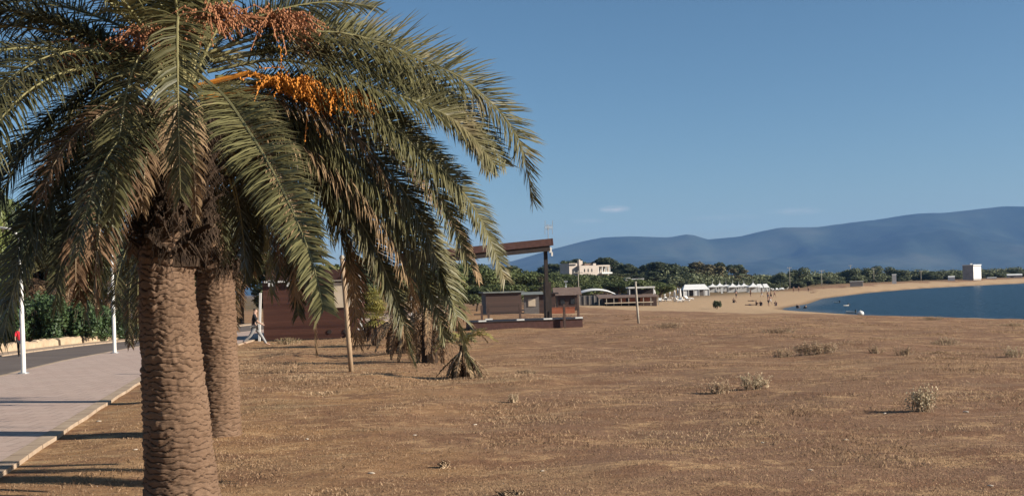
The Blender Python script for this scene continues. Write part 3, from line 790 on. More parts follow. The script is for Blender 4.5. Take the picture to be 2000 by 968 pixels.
# --- second palm, behind it
Y2 = 16.6
P2 = Vector((sx(430, Y2, 855), Y2, 0.0))
PALM2 = empty('date_palm', P2)
tag(PALM2, 'date palm right behind the largest palm, its slimmer trunk half hidden', 'palm tree', 'date palms along the promenade')
link_mesh('trunk', trunk_mesh([(0, 0, -0.3, 0.34), (0, 0, 0.06, 0.305), (0.0, 0, 1.0, 0.285), (0.0, 0, 1.8, 0.275), (0, 0, 2.4, 0.265), (0, 0, 2.8, 0.28)], row=.066, depth=.022, seed=3, dz=.010, na=90), PALM2)
boots(PALM2, 0, 0, 2.35, 3.6, 0.32, 0.40, 110, seed=9, ln=.25)
for i in range(18):
    az = i * 2.39996 + 1.0
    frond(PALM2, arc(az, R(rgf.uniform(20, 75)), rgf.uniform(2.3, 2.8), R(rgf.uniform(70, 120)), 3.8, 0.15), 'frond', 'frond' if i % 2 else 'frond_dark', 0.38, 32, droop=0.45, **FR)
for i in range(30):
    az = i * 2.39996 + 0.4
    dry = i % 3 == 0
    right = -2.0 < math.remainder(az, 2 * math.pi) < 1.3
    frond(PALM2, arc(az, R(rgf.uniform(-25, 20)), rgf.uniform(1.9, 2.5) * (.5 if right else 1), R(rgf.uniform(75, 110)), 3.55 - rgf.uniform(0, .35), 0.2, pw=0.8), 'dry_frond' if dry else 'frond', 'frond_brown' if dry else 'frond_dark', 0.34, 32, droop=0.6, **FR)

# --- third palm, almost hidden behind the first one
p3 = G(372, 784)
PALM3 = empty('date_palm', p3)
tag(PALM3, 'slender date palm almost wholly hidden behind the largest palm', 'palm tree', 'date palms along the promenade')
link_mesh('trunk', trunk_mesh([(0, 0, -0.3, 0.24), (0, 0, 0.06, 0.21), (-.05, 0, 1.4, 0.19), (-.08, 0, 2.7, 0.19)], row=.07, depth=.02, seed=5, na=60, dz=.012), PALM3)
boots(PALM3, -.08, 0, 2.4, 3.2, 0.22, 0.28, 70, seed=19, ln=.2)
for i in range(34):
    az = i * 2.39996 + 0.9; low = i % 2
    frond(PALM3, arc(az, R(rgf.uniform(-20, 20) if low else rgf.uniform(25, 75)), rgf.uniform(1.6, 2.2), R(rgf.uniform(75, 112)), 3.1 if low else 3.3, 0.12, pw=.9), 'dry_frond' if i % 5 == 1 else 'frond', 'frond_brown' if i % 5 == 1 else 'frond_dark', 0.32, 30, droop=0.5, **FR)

# --- palms across the road (share one set of meshes, turned)
def far_palm(loc, rz_, h, label, seed, proto=None, s=1.0):
    r = empty('date_palm', loc, rz_); r.scale = (s, s, s)
    tag(r, label, 'palm tree', 'date palms along the promenade')
    rg = random.Random(seed)
    if proto is not None:
        for ch in list(proto.children):
            c = ch.copy(); C.objects.link(c); c.parent = r
        return r
    link_mesh('trunk', trunk_mesh([(0, 0, -0.3, 0.45), (0, 0, 0.2, 0.36), (0, 0, h, 0.33)], seed=5, na=36, dz=0.03), r)
    for i in range(16):
        frond(r, arc(i * 2.39996, R(rg.uniform(20, 75)), rg.uniform(2.6, 3.2), R(rg.uniform(70, 115)), h + .3, 0.15), 'frond', 'frond_dark', 0.5, 15, rg=rg, wid=0.045)
    for i in range(20):
        frond(r, arc(i * 2.39996 + 1, R(rg.uniform(-20, 20)), rg.uniform(2.2, 2.9), R(rg.uniform(70, 110)), h - rg.uniform(0, .5), 0.2, pw=0.8), 'dry_frond', 'frond_dry' if i % 2 else 'frond_brown', 0.45, 13, rg=rg, wid=0.045, droop=0.7)
    return r
fp = far_palm(at(140, 64), 0.3, 3.3, 'date palm with brown hanging skirt behind the oleander hedge', 31)
far_palm(at(62, 66), 2.1, 3.3, 'date palm behind the left end of the oleander hedge, beside the leftmost lamp post', 32, fp, 1.05)
far_palm(at(240, 66), 4.0, 3.3, 'date palm in front of the white house across the road', 33, fp, 0.95)

# ------------------------------------------------------------------ small palms in the field
def fan_leaf(b, c, d, n, size, rg):
    d = d.normalized(); up = Vector((0, 0, 1)); s = d.cross(up)
    if s.length < .1: s = Vector((1, 0, 0))
    s.normalize(); nn = s.cross(d)
    for k in range(n):
        a = R(-95 + 190 * k / (n - 1))
        v = (d * math.cos(a) + s * math.sin(a) + nn * rg.uniform(-.12, .12)).normalized()
        l = size * (0.75 + 0.25 * math.cos(a)) * rg.uniform(.85, 1.1); w = size * 0.05
        t = v.cross(nn).normalized()
        m = c + v * l * .6; e = c + v * l + Vector((0, 0, -l * .15))
        b.add([c, m - t * w, e, m + t * w], [(0, 1, 2, 3)])
def fan_palm(px, py, h, wr, label, seed):
    rg = random.Random(seed)
    p = G(px, py); r = empty('fan_palm', p)
    tag(r, label, 'small palm')
    b = MB(); b.tube([(0, 0, -.1), (0, 0, h * .55)], [0.16, 0.13], 8); b.build('trunk', M['boots'], r)
    bs = MB()
    for i in range(90):
        a = rg.uniform(0, 6.28); z0 = h * rg.uniform(.3, .55); rr_ = wr * rg.uniform(.75, 1.05)
        q = Vector((math.cos(a) * .12, math.sin(a) * .12, z0)); m = Vector((math.cos(a) * rr_ * .8, math.sin(a) * rr_ * .8, z0 * .75)); e = Vector((math.cos(a) * rr_, math.sin(a) * rr_, rg.uniform(0, .12)))
        t = Vector((-math.sin(a), math.cos(a), 0)) * .045
        bs.add([q - t * .4, q + t * .4, m + t, m - t, e], [(0, 1, 2, 3), (3, 2, 4)])
    bs.build('dead_leaf_skirt', M['frond_brown'], r)
    for lo, hi, mt, nm in ((.42, .62, 'frond_yellow', 'lower_leaves'), (.72, .95, 'frond_yellow', 'upper_leaves')):
        bl = MB()
        for i in range(34):
            a = rg.uniform(0, 6.28); e = rg.uniform(-.35, 1.2)
            d = Vector((math.cos(a) * math.cos(e), math.sin(a) * math.cos(e), math.sin(e)))
            c = Vector((0, 0, h * rg.uniform(lo, hi))) + d * wr * .45
            bl.tube([(0, 0, h * lo), c], [.012, .008], 4, False)
            fan_leaf(bl, c, d, 11, wr * .62, rg)
        bl.build(nm, M[mt], r)
fan_palm(735, 674, 2.0, 0.72, 'small yellow green fan palm beside the red brown hut', 41)

def skirt_palm(px, py, h, w, label, seed, green=6):
    rg = random.Random(seed)
    p = G(px, py); r = empty('young_palm', p)
    tag(r, label, 'small palm')
    b = MB(); b.tube([(0, 0, -.1), (0, 0, h * .7), (0, 0, h * .85)], [w * .35, w * .28, w * .2], 10); b.build('trunk', M['boots'], r)
    for i in range(26):
        frond(r, arc(rg.uniform(0, 6.28), R(rg.uniform(-40, 30)), h * rg.uniform(.7, 1.05), R(rg.uniform(60, 95)), h * rg.uniform(.62, .85), .08, pw=.45), 'dry_frond', 'frond_brown' if i % 3 else 'frond_dry', .22, 20, rg=rg, wid=.035, droop=1.2, rr=.022)
    for i in range(green):
        frond(r, arc(i * 2.4 + seed, R(rg.uniform(35, 75)), h * rg.uniform(.6, .9), R(rg.uniform(80, 130)), h * .85, .06), 'frond', 'frond_yellow' if i % 2 else 'frond', .28, 22, rg=rg, wid=.03, rr=.015)
    return r
skirt_palm(840, 708, 2.2, .7, 'young palm wrapped in a tall reddish brown skirt of dead leaves', 51, 7)
skirt_palm(782, 690, 1.7, .45, 'young palm with hanging dry leaves just left of the reddish skirted palm', 52, 6)
# low thatched stump
def stump_palm(px, py):
    rg = random.Random(61); p = G(px, py); r = empty('young_palm', p)
    tag(r, 'low cone shaped palm with dark dry leaves resting on bare ground', 'small palm'); r.scale = (.74, .74, .8)
    b = MB(); b.tube([(0, 0, -.1), (0, 0, .55), (.02, 0, 1.0)], [.22, .17, .1], 9); b.build('trunk', M['boots'], r)
    for i in range(34):
        a = rg.uniform(0, 6.28)
        frond(r, arc(a, R(rg.uniform(-72, -30)), rg.uniform(.8, 1.15), R(rg.uniform(5, 40)), rg.uniform(.6, .85), .1, pw=.8), 'dry_frond', ('boots', 'frond_brown', 'boots', 'frond_dry')[i % 4], .16, 24, rg=rg, wid=.04, droop=.9, rr=.03)
    for i in range(9):
        frond(r, arc(R(-60 + i * 34), R(rg.uniform(30, 70)), rg.uniform(.9, 1.4), R(rg.uniform(70, 130)), .95, .05), 'frond', 'frond_yellow' if i % 2 else 'frond', .26, 26, rg=rg, wid=.03, rr=.014)
    frond(r, [(.05, -.05, .9), (.35, -.1, 1.25), (.75, -.15, 1.3), (1.15, -.2, 1.1)], 'frond', 'frond_yellow', .25, 30, rg=rg, rr=.012)
stump_palm(905, 738)

# ------------------------------------------------------------------ trees
def leaf_cloud(lobes, n, size, rg, flat=0.0):
    """many small leaf-clump faces spread through the volume of several lobes"""
    lob = np.array(lobes, float)           # cx cy cz rx ry rz
    w = lob[:, 3] * lob[:, 4] + lob[:, 3] * lob[:, 5]; w /= w.sum()
    k = rg.choice(len(lob), n, p=w)
    d = rg.normal(size=(n, 3)); d /= np.linalg.norm(d, axis=1)[:, None]
    rad = rg.random(n) ** 0.30
    rad *= 1 + 0.28 * (vnoise(d[:, 0] * 3 + k * 7.1, d[:, 2] * 3 + d[:, 1] * 2, 50) - 0.5)
    c = lob[k, :3] + d * lob[k, 3:] * rad[:, None]
    nrm = d * np.array([1, 1, 1.0]) + rg.normal(size=(n, 3)) * 0.7; nrm[:, 2] += flat
    nrm /= np.linalg.norm(nrm, axis=1)[:, None]
    t = np.cross(nrm, rg.normal(size=(n, 3))); t /= np.linalg.norm(t, axis=1)[:, None]
    u = np.cross(nrm, t)
    s = size * (0.6 + 0.8 * rg.random(n))[:, None]; e = 0.55
    V = np.stack([c - t * s, c - u * s * e + nrm * s * .15, c + t * s, c + u * s * e + nrm * s * .15], 1).reshape(-1, 3)
    return V, np.arange(n * 4).reshape(n, 4)

def trunk_limbs(h, r, crown_z, spread, rg, n=4):
    b = MB()
    lean = Vector((rg.uniform(-.06, .06) * h, rg.uniform(-.06, .06) * h, 0))
    top = Vector((0, 0, crown_z)) + lean
    b.tube([(0, 0, -.3), (0, 0, 0.02 * h), lean * .4 + Vector((0, 0, crown_z * .5)), top], [r * 1.5, r * 1.1, r * .85, r * .65], 8)
    for i in range(n):
        a = i * 6.283 / n + rg.uniform(-.4, .4)
        e = top + Vector((math.cos(a) * spread, math.sin(a) * spread, (h - crown_z) * rg.uniform(.3, .6)))
        b.tube([top - Vector((0, 0, crown_z * .15)), top.lerp(e, .5) + Vector((0, 0, .04 * h)), e], [r * .55, r * .4, r * .15], 6)
    return b

def tree_proto(kind, seed):
    """unit trees of about 8 m; returns (trunk mesh, crown mesh)"""
    r = np.random.default_rng(seed); q = random.Random(seed)
    if kind == 'pine':
        lobes = []
        for i in range(9):
            a = q.uniform(0, 6.28); d = q.uniform(.2, 2.6)
            lobes.append((math.cos(a) * d, math.sin(a) * d, q.uniform(4.6, 6.8) - d * .35, q.uniform(1.2, 2.1), q.uniform(1.2, 2.1), q.uniform(.8, 1.3)))
        V, Q = leaf_cloud(lobes, 4200, .22, r, .4)
        tb = trunk_limbs(8, .22, 3.6, 1.8, q, 5); mt = 'pine'
    elif kind == 'shrub':
        lobes = [(q.uniform(-1.9, 1.9), q.uniform(-1.2, 1.2), q.uniform(.9, 4.4), q.uniform(1.1, 1.8), q.uniform(1.1, 1.8), q.uniform(1.0, 1.6)) for _ in range(10)]
        V, Q = leaf_cloud(lobes, 4200, .22, r, .2); tb = trunk_limbs(6, .2, 2.0, 1.2, q, 4); mt = 'scrub'
    else:
        lobes = []
        for i in range(12):
            a = q.uniform(0, 6.28); z = q.uniform(2.4, 7.0); d = q.uniform(.2, 1.9) * (1 - .5 * abs(z - 4.4) / 3.2)
            lobes.append((math.cos(a) * d, math.sin(a) * d, z, q.uniform(.8, 1.5), q.uniform(.8, 1.5), q.uniform(.75, 1.3)))
        V, Q = leaf_cloud(lobes, 4600, .22, r, .1)
        tb = trunk_limbs(8, .24, 3.0, 1.4, q, 5); mt = 'euc' if kind == 'euc' else 'euc_brown'
    return tb.mesh('trunk', M['tree_bark'], True), np_mesh('crown', V, Q, M[mt])
TREES = {k: [tree_proto(k, s) for s in seeds] for k, seeds in (('pine', (1, 2, 3, 4)), ('euc', (5, 6, 7, 8)), ('brown', (9, 10, 11)), ('shrub', (12, 13, 14)))}
_tr = random.Random(5)
def tree(kind, name, px, Y, top_py, wide_px, label, group=None, cat='tree', sink=0.0, z=None):
    """a tree standing at distance Y with its crown's top and breadth as seen"""
    p = at(px, Y)
    if z is not None: p.z = z
    p.z -= sink
    h = max(sz(top_py, Y, px) - p.z, 1.5); w = wide_px * Y / F
    nomH = {'pine': 7.6, 'euc': 8.0, 'brown': 8.0, 'shrub': 5.6}[kind]; nomW = {'pine': 6.8, 'euc': 4.6, 'brown': 4.6, 'shrub': 5.6}[kind]
    r = empty(name, p, _tr.uniform(0, 6.28)); r.scale = (w / nomW, w / nomW, h / nomH)
    tag(r, label, cat, group)
    tm, cm = TREES[kind][_tr.randrange(len(TREES[kind]))]
    link_mesh('trunk', tm, r); link_mesh('crown', cm, r)
    return r
# wood behind the promenade and the huts (left)
LW = 'dark evergreen tree in the wood behind the promenade'
for px, Y, top, w, k in ((-40, 74, 330, 200, 'euc'), (60, 82, 400, 180, 'euc'), (150, 78, 440, 170, 'pine'), (235, 86, 450, 160, 'euc'), (310, 90, 470, 150, 'pine'), (395, 84, 470, 150, 'euc'),
                      (470, 92, 480, 140, 'pine'), (560, 90, 500, 130, 'euc'), (640, 96, 505, 130, 'pine'), (700, 100, 500, 120, 'euc'), (760, 104, 505, 120, 'pine'), (820, 112, 510, 120, 'euc'), (-20, 100, 350, 180, 'pine'), (110, 108, 440, 150, 'euc')):
    tree(k, 'evergreen_tree', px, Y, top, w, LW, 'trees in the wood behind the promenade')
t_ = tree('shrub', 'broadleaf_tree', 6, 66, 335, 110, 'yellow green sunlit tree at the far left edge across the road', None)
for ch in t_.children:
    if ch.name.startswith('crown'):
        ch.data = ch.data.copy(); ch.data.materials[0] = M['yellowgreen']
# umbrella pines between the pavilion and the villa
PG = 'round crowned pine on the slope below the cream villa'
pines = [(868, 150, 520, 90), (905, 190, 512, 95), (945, 175, 517, 90), (975, 215, 512, 80), (1005, 200, 522, 80), (1035, 230, 527, 70), (880, 230, 508, 90), (925, 240, 507, 80),
         (1060, 200, 540, 62), (1085, 235, 534, 60), (1110, 250, 536, 58), (1095, 205, 548, 58), (1135, 240, 536, 56), (1160, 262, 535, 54), (1185, 255, 535, 54), (1150, 215, 550, 55), (1205, 275, 540, 50), (1120, 290, 533, 50), (1075, 290, 530, 54), (1180, 300, 537, 46),
         (1215, 240, 549, 46), (1040, 180, 552, 60), (985, 160, 548, 70), (930, 150, 556, 70), (895, 140, 568, 66), (1145, 310, 534, 44), (1205, 310, 538, 44), (1235, 290, 545, 44), (1265, 280, 548, 44), (1290, 270, 550, 46), (1226, 235, 542, 46), (1246, 238, 544, 46), (1262, 240, 541, 46)]
for i, (px, Y, top, w) in enumerate(pines):
    tree('pine', 'pine_tree', px, Y, top, w * 1.15, PG, 'pines on the slope below the villa', sink=.3)
tree('brown', 'broadleaf_tree', 1058, 172, 536, 34, 'bushy olive brown tree just left of the dark pavilion post', None)
# dark trees around and behind the villa
VG = 'dark tree on the hilltop around the cream villa'
for px, Y, top, w in ((1085, 385, 513, 50), (1112, 400, 507, 44), (1130, 410, 504, 40), (1178, 405, 500, 46), (1196, 400, 505, 44), (1218, 395, 514, 48), (1060, 390, 520, 50), (1230, 380, 524, 44), (1152, 415, 510, 40)):
    tree('euc', 'hilltop_tree', px, Y, top, w, VG, 'trees around the villa')
# tall eucalyptus line along the beach
EG = 'tall dark eucalyptus standing behind the white beach tents'
for px, Y, top, w, k in ((1238, 420, 517, 40, 'euc'), (1262, 400, 516, 42, 'euc'), (1285, 390, 510, 46, 'euc'), (1312, 385, 514, 46, 'euc'), (1300, 430, 511, 50, 'euc'),
                         (1340, 425, 517, 44, 'euc'), (1408, 400, 511, 42, 'euc'), (1440, 440, 515, 40, 'euc'), (1330, 350, 528, 44, 'euc'), (1275, 345, 530, 42, 'euc'), (1250, 350, 536, 40, 'euc')):
    tree(k, 'eucalyptus_tree', px, Y, top, w * 1.15, EG, 'eucalyptus trees behind the beach tents')
BG = 'brownish round tree standing behind the white beach tents'
for px, Y, top, w in ((1352, 395, 510, 48), (1376, 385, 515, 52), (1395, 395, 519, 44), (1425, 405, 522, 40), (1452, 415, 524, 38), (1365, 368, 530, 46), (1400, 372, 534, 42), (1435, 376, 536, 40)):
    tree('brown', 'browned_tree', px, Y, top, w * 1.15, BG, 'brown trees behind the beach tents')
# more pines filling the slope, and low shrubs right behind the tents
for i in range(34):
    px = 1085 + 212 * ((i * .618) % 1) + _tr.uniform(-6, 6); Y = _tr.uniform(205, 330)
    lim = np.interp(px, [1085, 1108, 1112, 1200, 1215, 1260, 1340], [532, 533, 534, 534, 539, 545, 551])
    tree('pine', 'pine_tree', px, Y, lim + _tr.uniform(1, 14) * (330 - Y) / 125 + 1, _tr.uniform(44, 64), PG, 'pines on the slope below the villa', sink=.3)
for i in range(20):
    px = 1205 + i * 16.5 + _tr.uniform(-6, 6); Y = 356 + _tr.uniform(-6, 14)
    tree('shrub', 'leafy_shrub', px, Y, _tr.uniform(540, 551), _tr.uniform(30, 44), 'grey green shrub at the foot of the trees behind the beach tents', 'shrubs behind the beach tents', cat='shrub', sink=.4)
SG = 'grey green low tree on the far curve of the bay'
def along_shore(t):
    P = SHORE[12:24]; L = np.concatenate([[0], np.cumsum(np.linalg.norm(np.diff(P, axis=0), axis=1))])
    u = t * L[-1]; x, y = np.interp(u, L, P[:, 0]), np.interp(u, L, P[:, 1]); x2, y2 = np.interp(u + 1, L, P[:, 0]), np.interp(u + 1, L, P[:, 1])
    d = np.array([x2 - x, y2 - y]); d /= max(np.linalg.norm(d), 1e-6)
    return np.array([x, y]), np.array([-d[1], d[0]])
for i in range(120):
    t = .16 + .80 * ((i + .5) / 120); o_, n_ = along_shore(t)
    off = (30 if i % 3 else 42) + _tr.uniform(0, 9) + (8 if i % 2 else 0)
    x, y = o_ + n_ * off
    hh = _tr.uniform(2.0, 3.0) if off < 42 else _tr.uniform(3.2, 4.3)
    k = 'shrub' if i % 4 else 'euc'
    g = hz1(x, y); px = 1000 + F * x / y
    if px < 1512 or (px < 1560 and y < 345): continue
    r = empty('shore_tree', (x, y, g - .3), _tr.uniform(0, 6.28)); wd = hh * _tr.uniform(1.7, 2.8)
    nH, nW = (5.6, 5.6) if k == 'shrub' else (8.0, 4.6)
    r.scale = (wd / nW, wd / nW, (hh + .3) / nH); tag(r, SG, 'tree', 'trees on the far curve of the bay')
    tm, cm = TREES[k][_tr.randrange(len(TREES[k]))]; link_mesh('trunk', tm, r); link_mesh('crown', cm, r)
for px, top in ((1706, 514), (1752, 513), (1802, 517), (1920, 517), (1955, 520), (1990, 520), (1560, 517), (1660, 518), (1525, 520)):
    Y = np.interp(px, [1500, 1600, 1700, 1800, 1900, 2000], [330, 360, 400, 440, 480, 520])
    tree('shrub', 'tall_tree', px, Y * 1.16, top + 6, 46, 'taller dark tree sticking out of the far shore wood', 'tall trees on the far curve of the bay')
# the wood behind as one mass
def far_wood():
    r = np.random.default_rng(77); n = 4600
    px = r.uniform(820, 2400, n); Y = np.exp(r.uniform(np.log(330), np.log(2200), n))
    X = sx(px, Y); d = shore_dist(X, Y); ok = (d > 47) & ~((Y < 430) & (px < 1300))
    X, Y, d = X[ok], Y[ok], d[ok]; Zg = hz(X, Y)
    Vs, Qs, b = [], [], 0
    for x, y, z in zip(X, Y, Zg):
        s = r.uniform(.6, 1.15)
        lob = [(x + r.normal() * 2.4, y + r.normal() * 2.4, z + r.uniform(.9, 3.9) * s, 2.6 * s, 2.6 * s, 1.5 * s) for _ in range(4)]
        V, Q = leaf_cloud(lob, 70 if y > 900 else 170, .40 if y < 900 else .9, r, .3)
        Vs.append(V); Qs.append(Q + b); b += len(V)
    o = link_mesh('distant_wood', np_mesh('distant_wood', np.concatenate(Vs), np.concatenate(Qs), M['scrub'])); tag(o, kind='stuff')
far_wood()

# oleander hedge across the road, single bushes
def bush_mesh(seed, n, size, sx_, sy_, sz_, mat, twigs=True):
    r = np.random.default_rng(seed); q = random.Random(seed)
    lobes = [(q.uniform(-.7, .7) * sx_, q.uniform(-.6, .6) * sy_, q.uniform(.25, .75) * sz_, .42 * sx_, .42 * sy_, .3 * sz_) for _ in range(9)]
    V, Q = leaf_cloud(lobes, n, size, r, .1)
    V[:, 2] = np.maximum(V[:, 2], 0.02)
    return np_mesh('leaves', V, Q, M[mat])
OL = [bush_mesh(s, 3600, .075, 1.25, .9, 2.0, 'oleander') for s in (71, 72, 73)]
def stems_mesh(h, w, seed):
    q = random.Random(seed); b = MB()
    for i in range(9):
        a = q.uniform(0, 6.28); b.tube([(0.05 * math.cos(a), .05 * math.sin(a), -.1), (.4 * w * math.cos(a), .4 * w * math.sin(a), h * .45), (.8 * w * math.cos(a), .8 * w * math.sin(a), h * .8)], [.03, .022, .01], 5)
    return b.mesh('stems', M['tree_bark'])
OS = stems_mesh(1.9, 1.0, 3)
for i, (px, Y, s) in enumerate(((18, 55, 1.0), (62, 54, 1.05), (98, 54, 1.1), (135, 54.5, 1.1), (168, 55, 1.0), (198, 56, .9), (232, 58, .7), (262, 58, .6), (290, 60, .6), (330, 62, .8), (120, 58, 1.25), (70, 58, 1.2))):
    r = empty('oleander_bush', at(px, Y), i * 1.3); r.scale = (s, s, s)
    tag(r, 'dark green oleander bush in the hedge across the road', 'bush', 'oleander bushes in the hedge across the road')
    link_mesh('stems', OS, r); link_mesh('leaves', OL[i % 3], r)
# low stone border in front of the hedge: separate blocks
q = random.Random(12)
bl = []
for k in range(3):
    b = MB(); n = 14
    for zz in (0, 1):
        for a in range(n):
            pass
    xs_ = [-.9 + 1.8 * i / 9 for i in range(10)]
    vs = []; fs = []
    for x in xs_:
        hh = .34 + q.uniform(-.05, .05); dd = .22 + q.uniform(-.04, .04)
        vs += [(x, -dd, -.1), (x, -dd * .9, hh * .8), (x, -dd * .5, hh), (x, dd * .5, hh), (x, dd, hh * .75), (x, dd, -.1)]
    for i in range(9):
        for j in range(5): fs.append((i * 6 + j, i * 6 + 6 + j, i * 6 + 7 + j, i * 6 + j + 1))
    fs.append(tuple(range(6))); fs.append(tuple(range(59, 53, -1)))
    b.add(vs, fs); bl.append(b.mesh('stone_block', M['stone']))
rp = np.array(ROADL)
for i in range(11):
    y = 43.5 + i * 1.95; x = float(np.interp(y, rp[:, 1], rp[:, 0])) - 1.45
    o = link_mesh('stone_block', bl[i % 3]); o.location = (x, y, hz1(x, y)); o.rotation_euler = (0, 0, R(90) - math.atan2(float(np.interp(y - 1, rp[:, 1], rp[:, 0]) - np.interp(y + 1, rp[:, 1], rp[:, 0])) * -1, 2))
    tag(o, 'tan stone block in the low border at the foot of the oleander hedge', 'stone block', 'stone blocks along the far roadside')
# gate pillar and white house behind the hedge
p = at(214, 57.5)
b = MB(); b.box((0, 0, .75), (.5, .5, 1.5)); b.box((0, 0, 1.55), (.62, .62, .1)); tag(b.build('gate_pillar', M['cream'], loc=p), 'square cream gate pillar beside the oleander hedge', 'pillar')
HS = empty('white_house', at(262, 72)); tag(HS, 'white house with dark slatted windows across the road, seen under palm fronds', 'house')
b = MB(); b.box((0, 2, 1.5), (3.4, 4, 3.0)); b.build('wall', M['plaster_white'], HS)
b = MB(); b.box((0, 2, 3.1), (3.9, 4.5, .2)); b.build('roof', M['roof_brown'], HS)
for x in (-1.15, -.55, .05, .65, 1.2):
    f = MB().box((x, -.03, 1.5), (.36, .08, 2.0)).build('window', M['wood_dark'], HS)

# ------------------------------------------------------------------ lamp posts by the promenade
def lamp(px, py, label, proto=None, h=4.0):
    Y = (H - .05) * F / lev(px, py)[1]; r = empty('street_lamp', (sx(px, Y, py), Y, .05))
    tag(r, label, 'street lamp', 'white street lamps on the promenade')
    if proto:
        for ch in proto.children:
            c = ch.copy(); C.objects.link(c); c.parent = r
        return r
    b = MB(); b.tube([(0, 0, 0), (0, 0, .06), (0, 0, 1.0), (0, 0, h)], [.068, .068, .066, .045], 14); b.build('pole', M['white_paint'], r, True)
    b = MB(); b.tube([(0, 0, 0.002), (0, 0, .035)], [.15, .15], 14); b.build('base_plate', M['metal_grey'], r)
    b = MB(); b.tube([(0, 0, h - .1), (-.25, 0, h + .12), (-.7, 0, h + .2)], [.035, .035, .03], 8); b.build('arm', M['white_paint'], r, True)
    b = MB(); b.prism([(-1.25, -.1), (-.65, -.13), (-.65, .13), (-1.25, .1)], h + .13, h + .24); b.build('lamp_head', M['white_paint'], r)
    return r
l1 = lamp(46, 729, 'white street lamp at the road edge, in front of the person in red')
lamp(224, 689, 'white street lamp at the road edge, nearest the thick palm trunk', l1)

# ------------------------------------------------------------------ people
def skin_mesh(name, verts, edges, radii, mat, root=0, sub=1):
    me = bpy.data.meshes.new(name); me.from_pydata([tuple(v) for v in verts], edges, []); me.update()
    o = bpy.data.objects.new(name, me); C.objects.link(o)
    sk = o.modifiers.new('s', 'SKIN'); sk.use_smooth_shade = True
    lay = me.skin_vertices[0] if me.skin_vertices else None
    if lay is None:
        me.attributes.new('x', 'FLOAT', 'POINT')
    for i, rr in enumerate(radii):
        lay.data[i].radius = rr if hasattr(rr, '__len__') else (rr, rr); lay.data[i].use_root = (i == root)
    sb = o.modifiers.new('b', 'SUBSURF'); sb.levels = sub; sb.render_levels = sub
    bpy.context.view_layer.update()
    dg = bpy.context.evaluated_depsgraph_get()
    out = bpy.data.meshes.new_from_object(o.evaluated_get(dg))
    bpy.data.objects.remove(o); bpy.data.meshes.remove(me)
    out.name = name; out.materials.clear(); out.materials.append(mat); out.shade_smooth()
    return out

def joints(pose):
    J = dict(pelvis=(0, 0, .95), spine=(0, 0, 1.14), chest=(0, -.01, 1.32), neck=(0, 0, 1.48), head=(0, -.03, 1.60), top=(0, -.02, 1.70),
             nose=(0, -.125, 1.60))
    for s, n in ((1, 'l'), (-1, 'r')):
        J['sh' + n] = (s * .185, 0, 1.42); J['hip' + n] = (s * .095, 0, .90)
    sw = {'walk': .40, 'stand': .04, 'stride': .55}.get(pose, 0)
    if pose in ('walk', 'stand', 'stride'):
        for s, n in ((1, 'l'), (-1, 'r')):
            a = sw * s
            J['kn' + n] = (s * .10, -math.sin(a) * .43 - .02, .90 - math.cos(a) * .43)
            a2 = a - (.35 if s < 0 and sw > .1 else .03)
            k = J['kn' + n]
            J['an' + n] = (s * .10, k[1] - math.sin(a2) * .41, k[2] - math.cos(a2) * .41)
            J['to' + n] = (s * .115, J['an' + n][1] - .17, J['an' + n][2] - .045)
            b = -a * .9
            J['el' + n] = (s * .235, -math.sin(b) * .28 + .01, 1.42 - math.cos(b) * .28)
            e = J['el' + n]; b2 = b + .45
            J['wr' + n] = (s * .235, e[1] - math.sin(b2) * .25, e[2] - math.cos(b2) * .25)
            J['ha' + n] = (s * .225, e[1] - math.sin(b2 + .1) * .36, e[2] - math.cos(b2 + .1) * .36)
    elif pose == 'sit':
        dz = -.83
        for k in list(J): J[k] = (J[k][0], J[k][1], J[k][2] + dz)
        for s, n in ((1, 'l'), (-1, 'r')):
            J['kn' + n] = (s * .13, -.36, .44); J['an' + n] = (s * .13, -.55, .09); J['to' + n] = (s * .14, -.72, .05)
            J['el' + n] = (s * .25, -.14, .36); J['wr' + n] = (s * .17, -.33, .46); J['ha' + n] = (s * .13, -.42, .47)
    elif pose == 'lie':
        J2 = {}
        for s, n in ((1, 'l'), (-1, 'r')):
            J['kn' + n] = (s * .11, -.03, .48); J['an' + n] = (s * .12, 0, .07); J['to' + n] = (s * .15, -.14, .02)
            J['el' + n] = (s * .27, 0, 1.16); J['wr' + n] = (s * .27, -.02, .92); J['ha' + n] = (s * .26, -.03, .82)
        for k, v in J.items(): J2[k] = (v[0], v[2] - .9, -v[1] + .14)
        J = J2
    return J
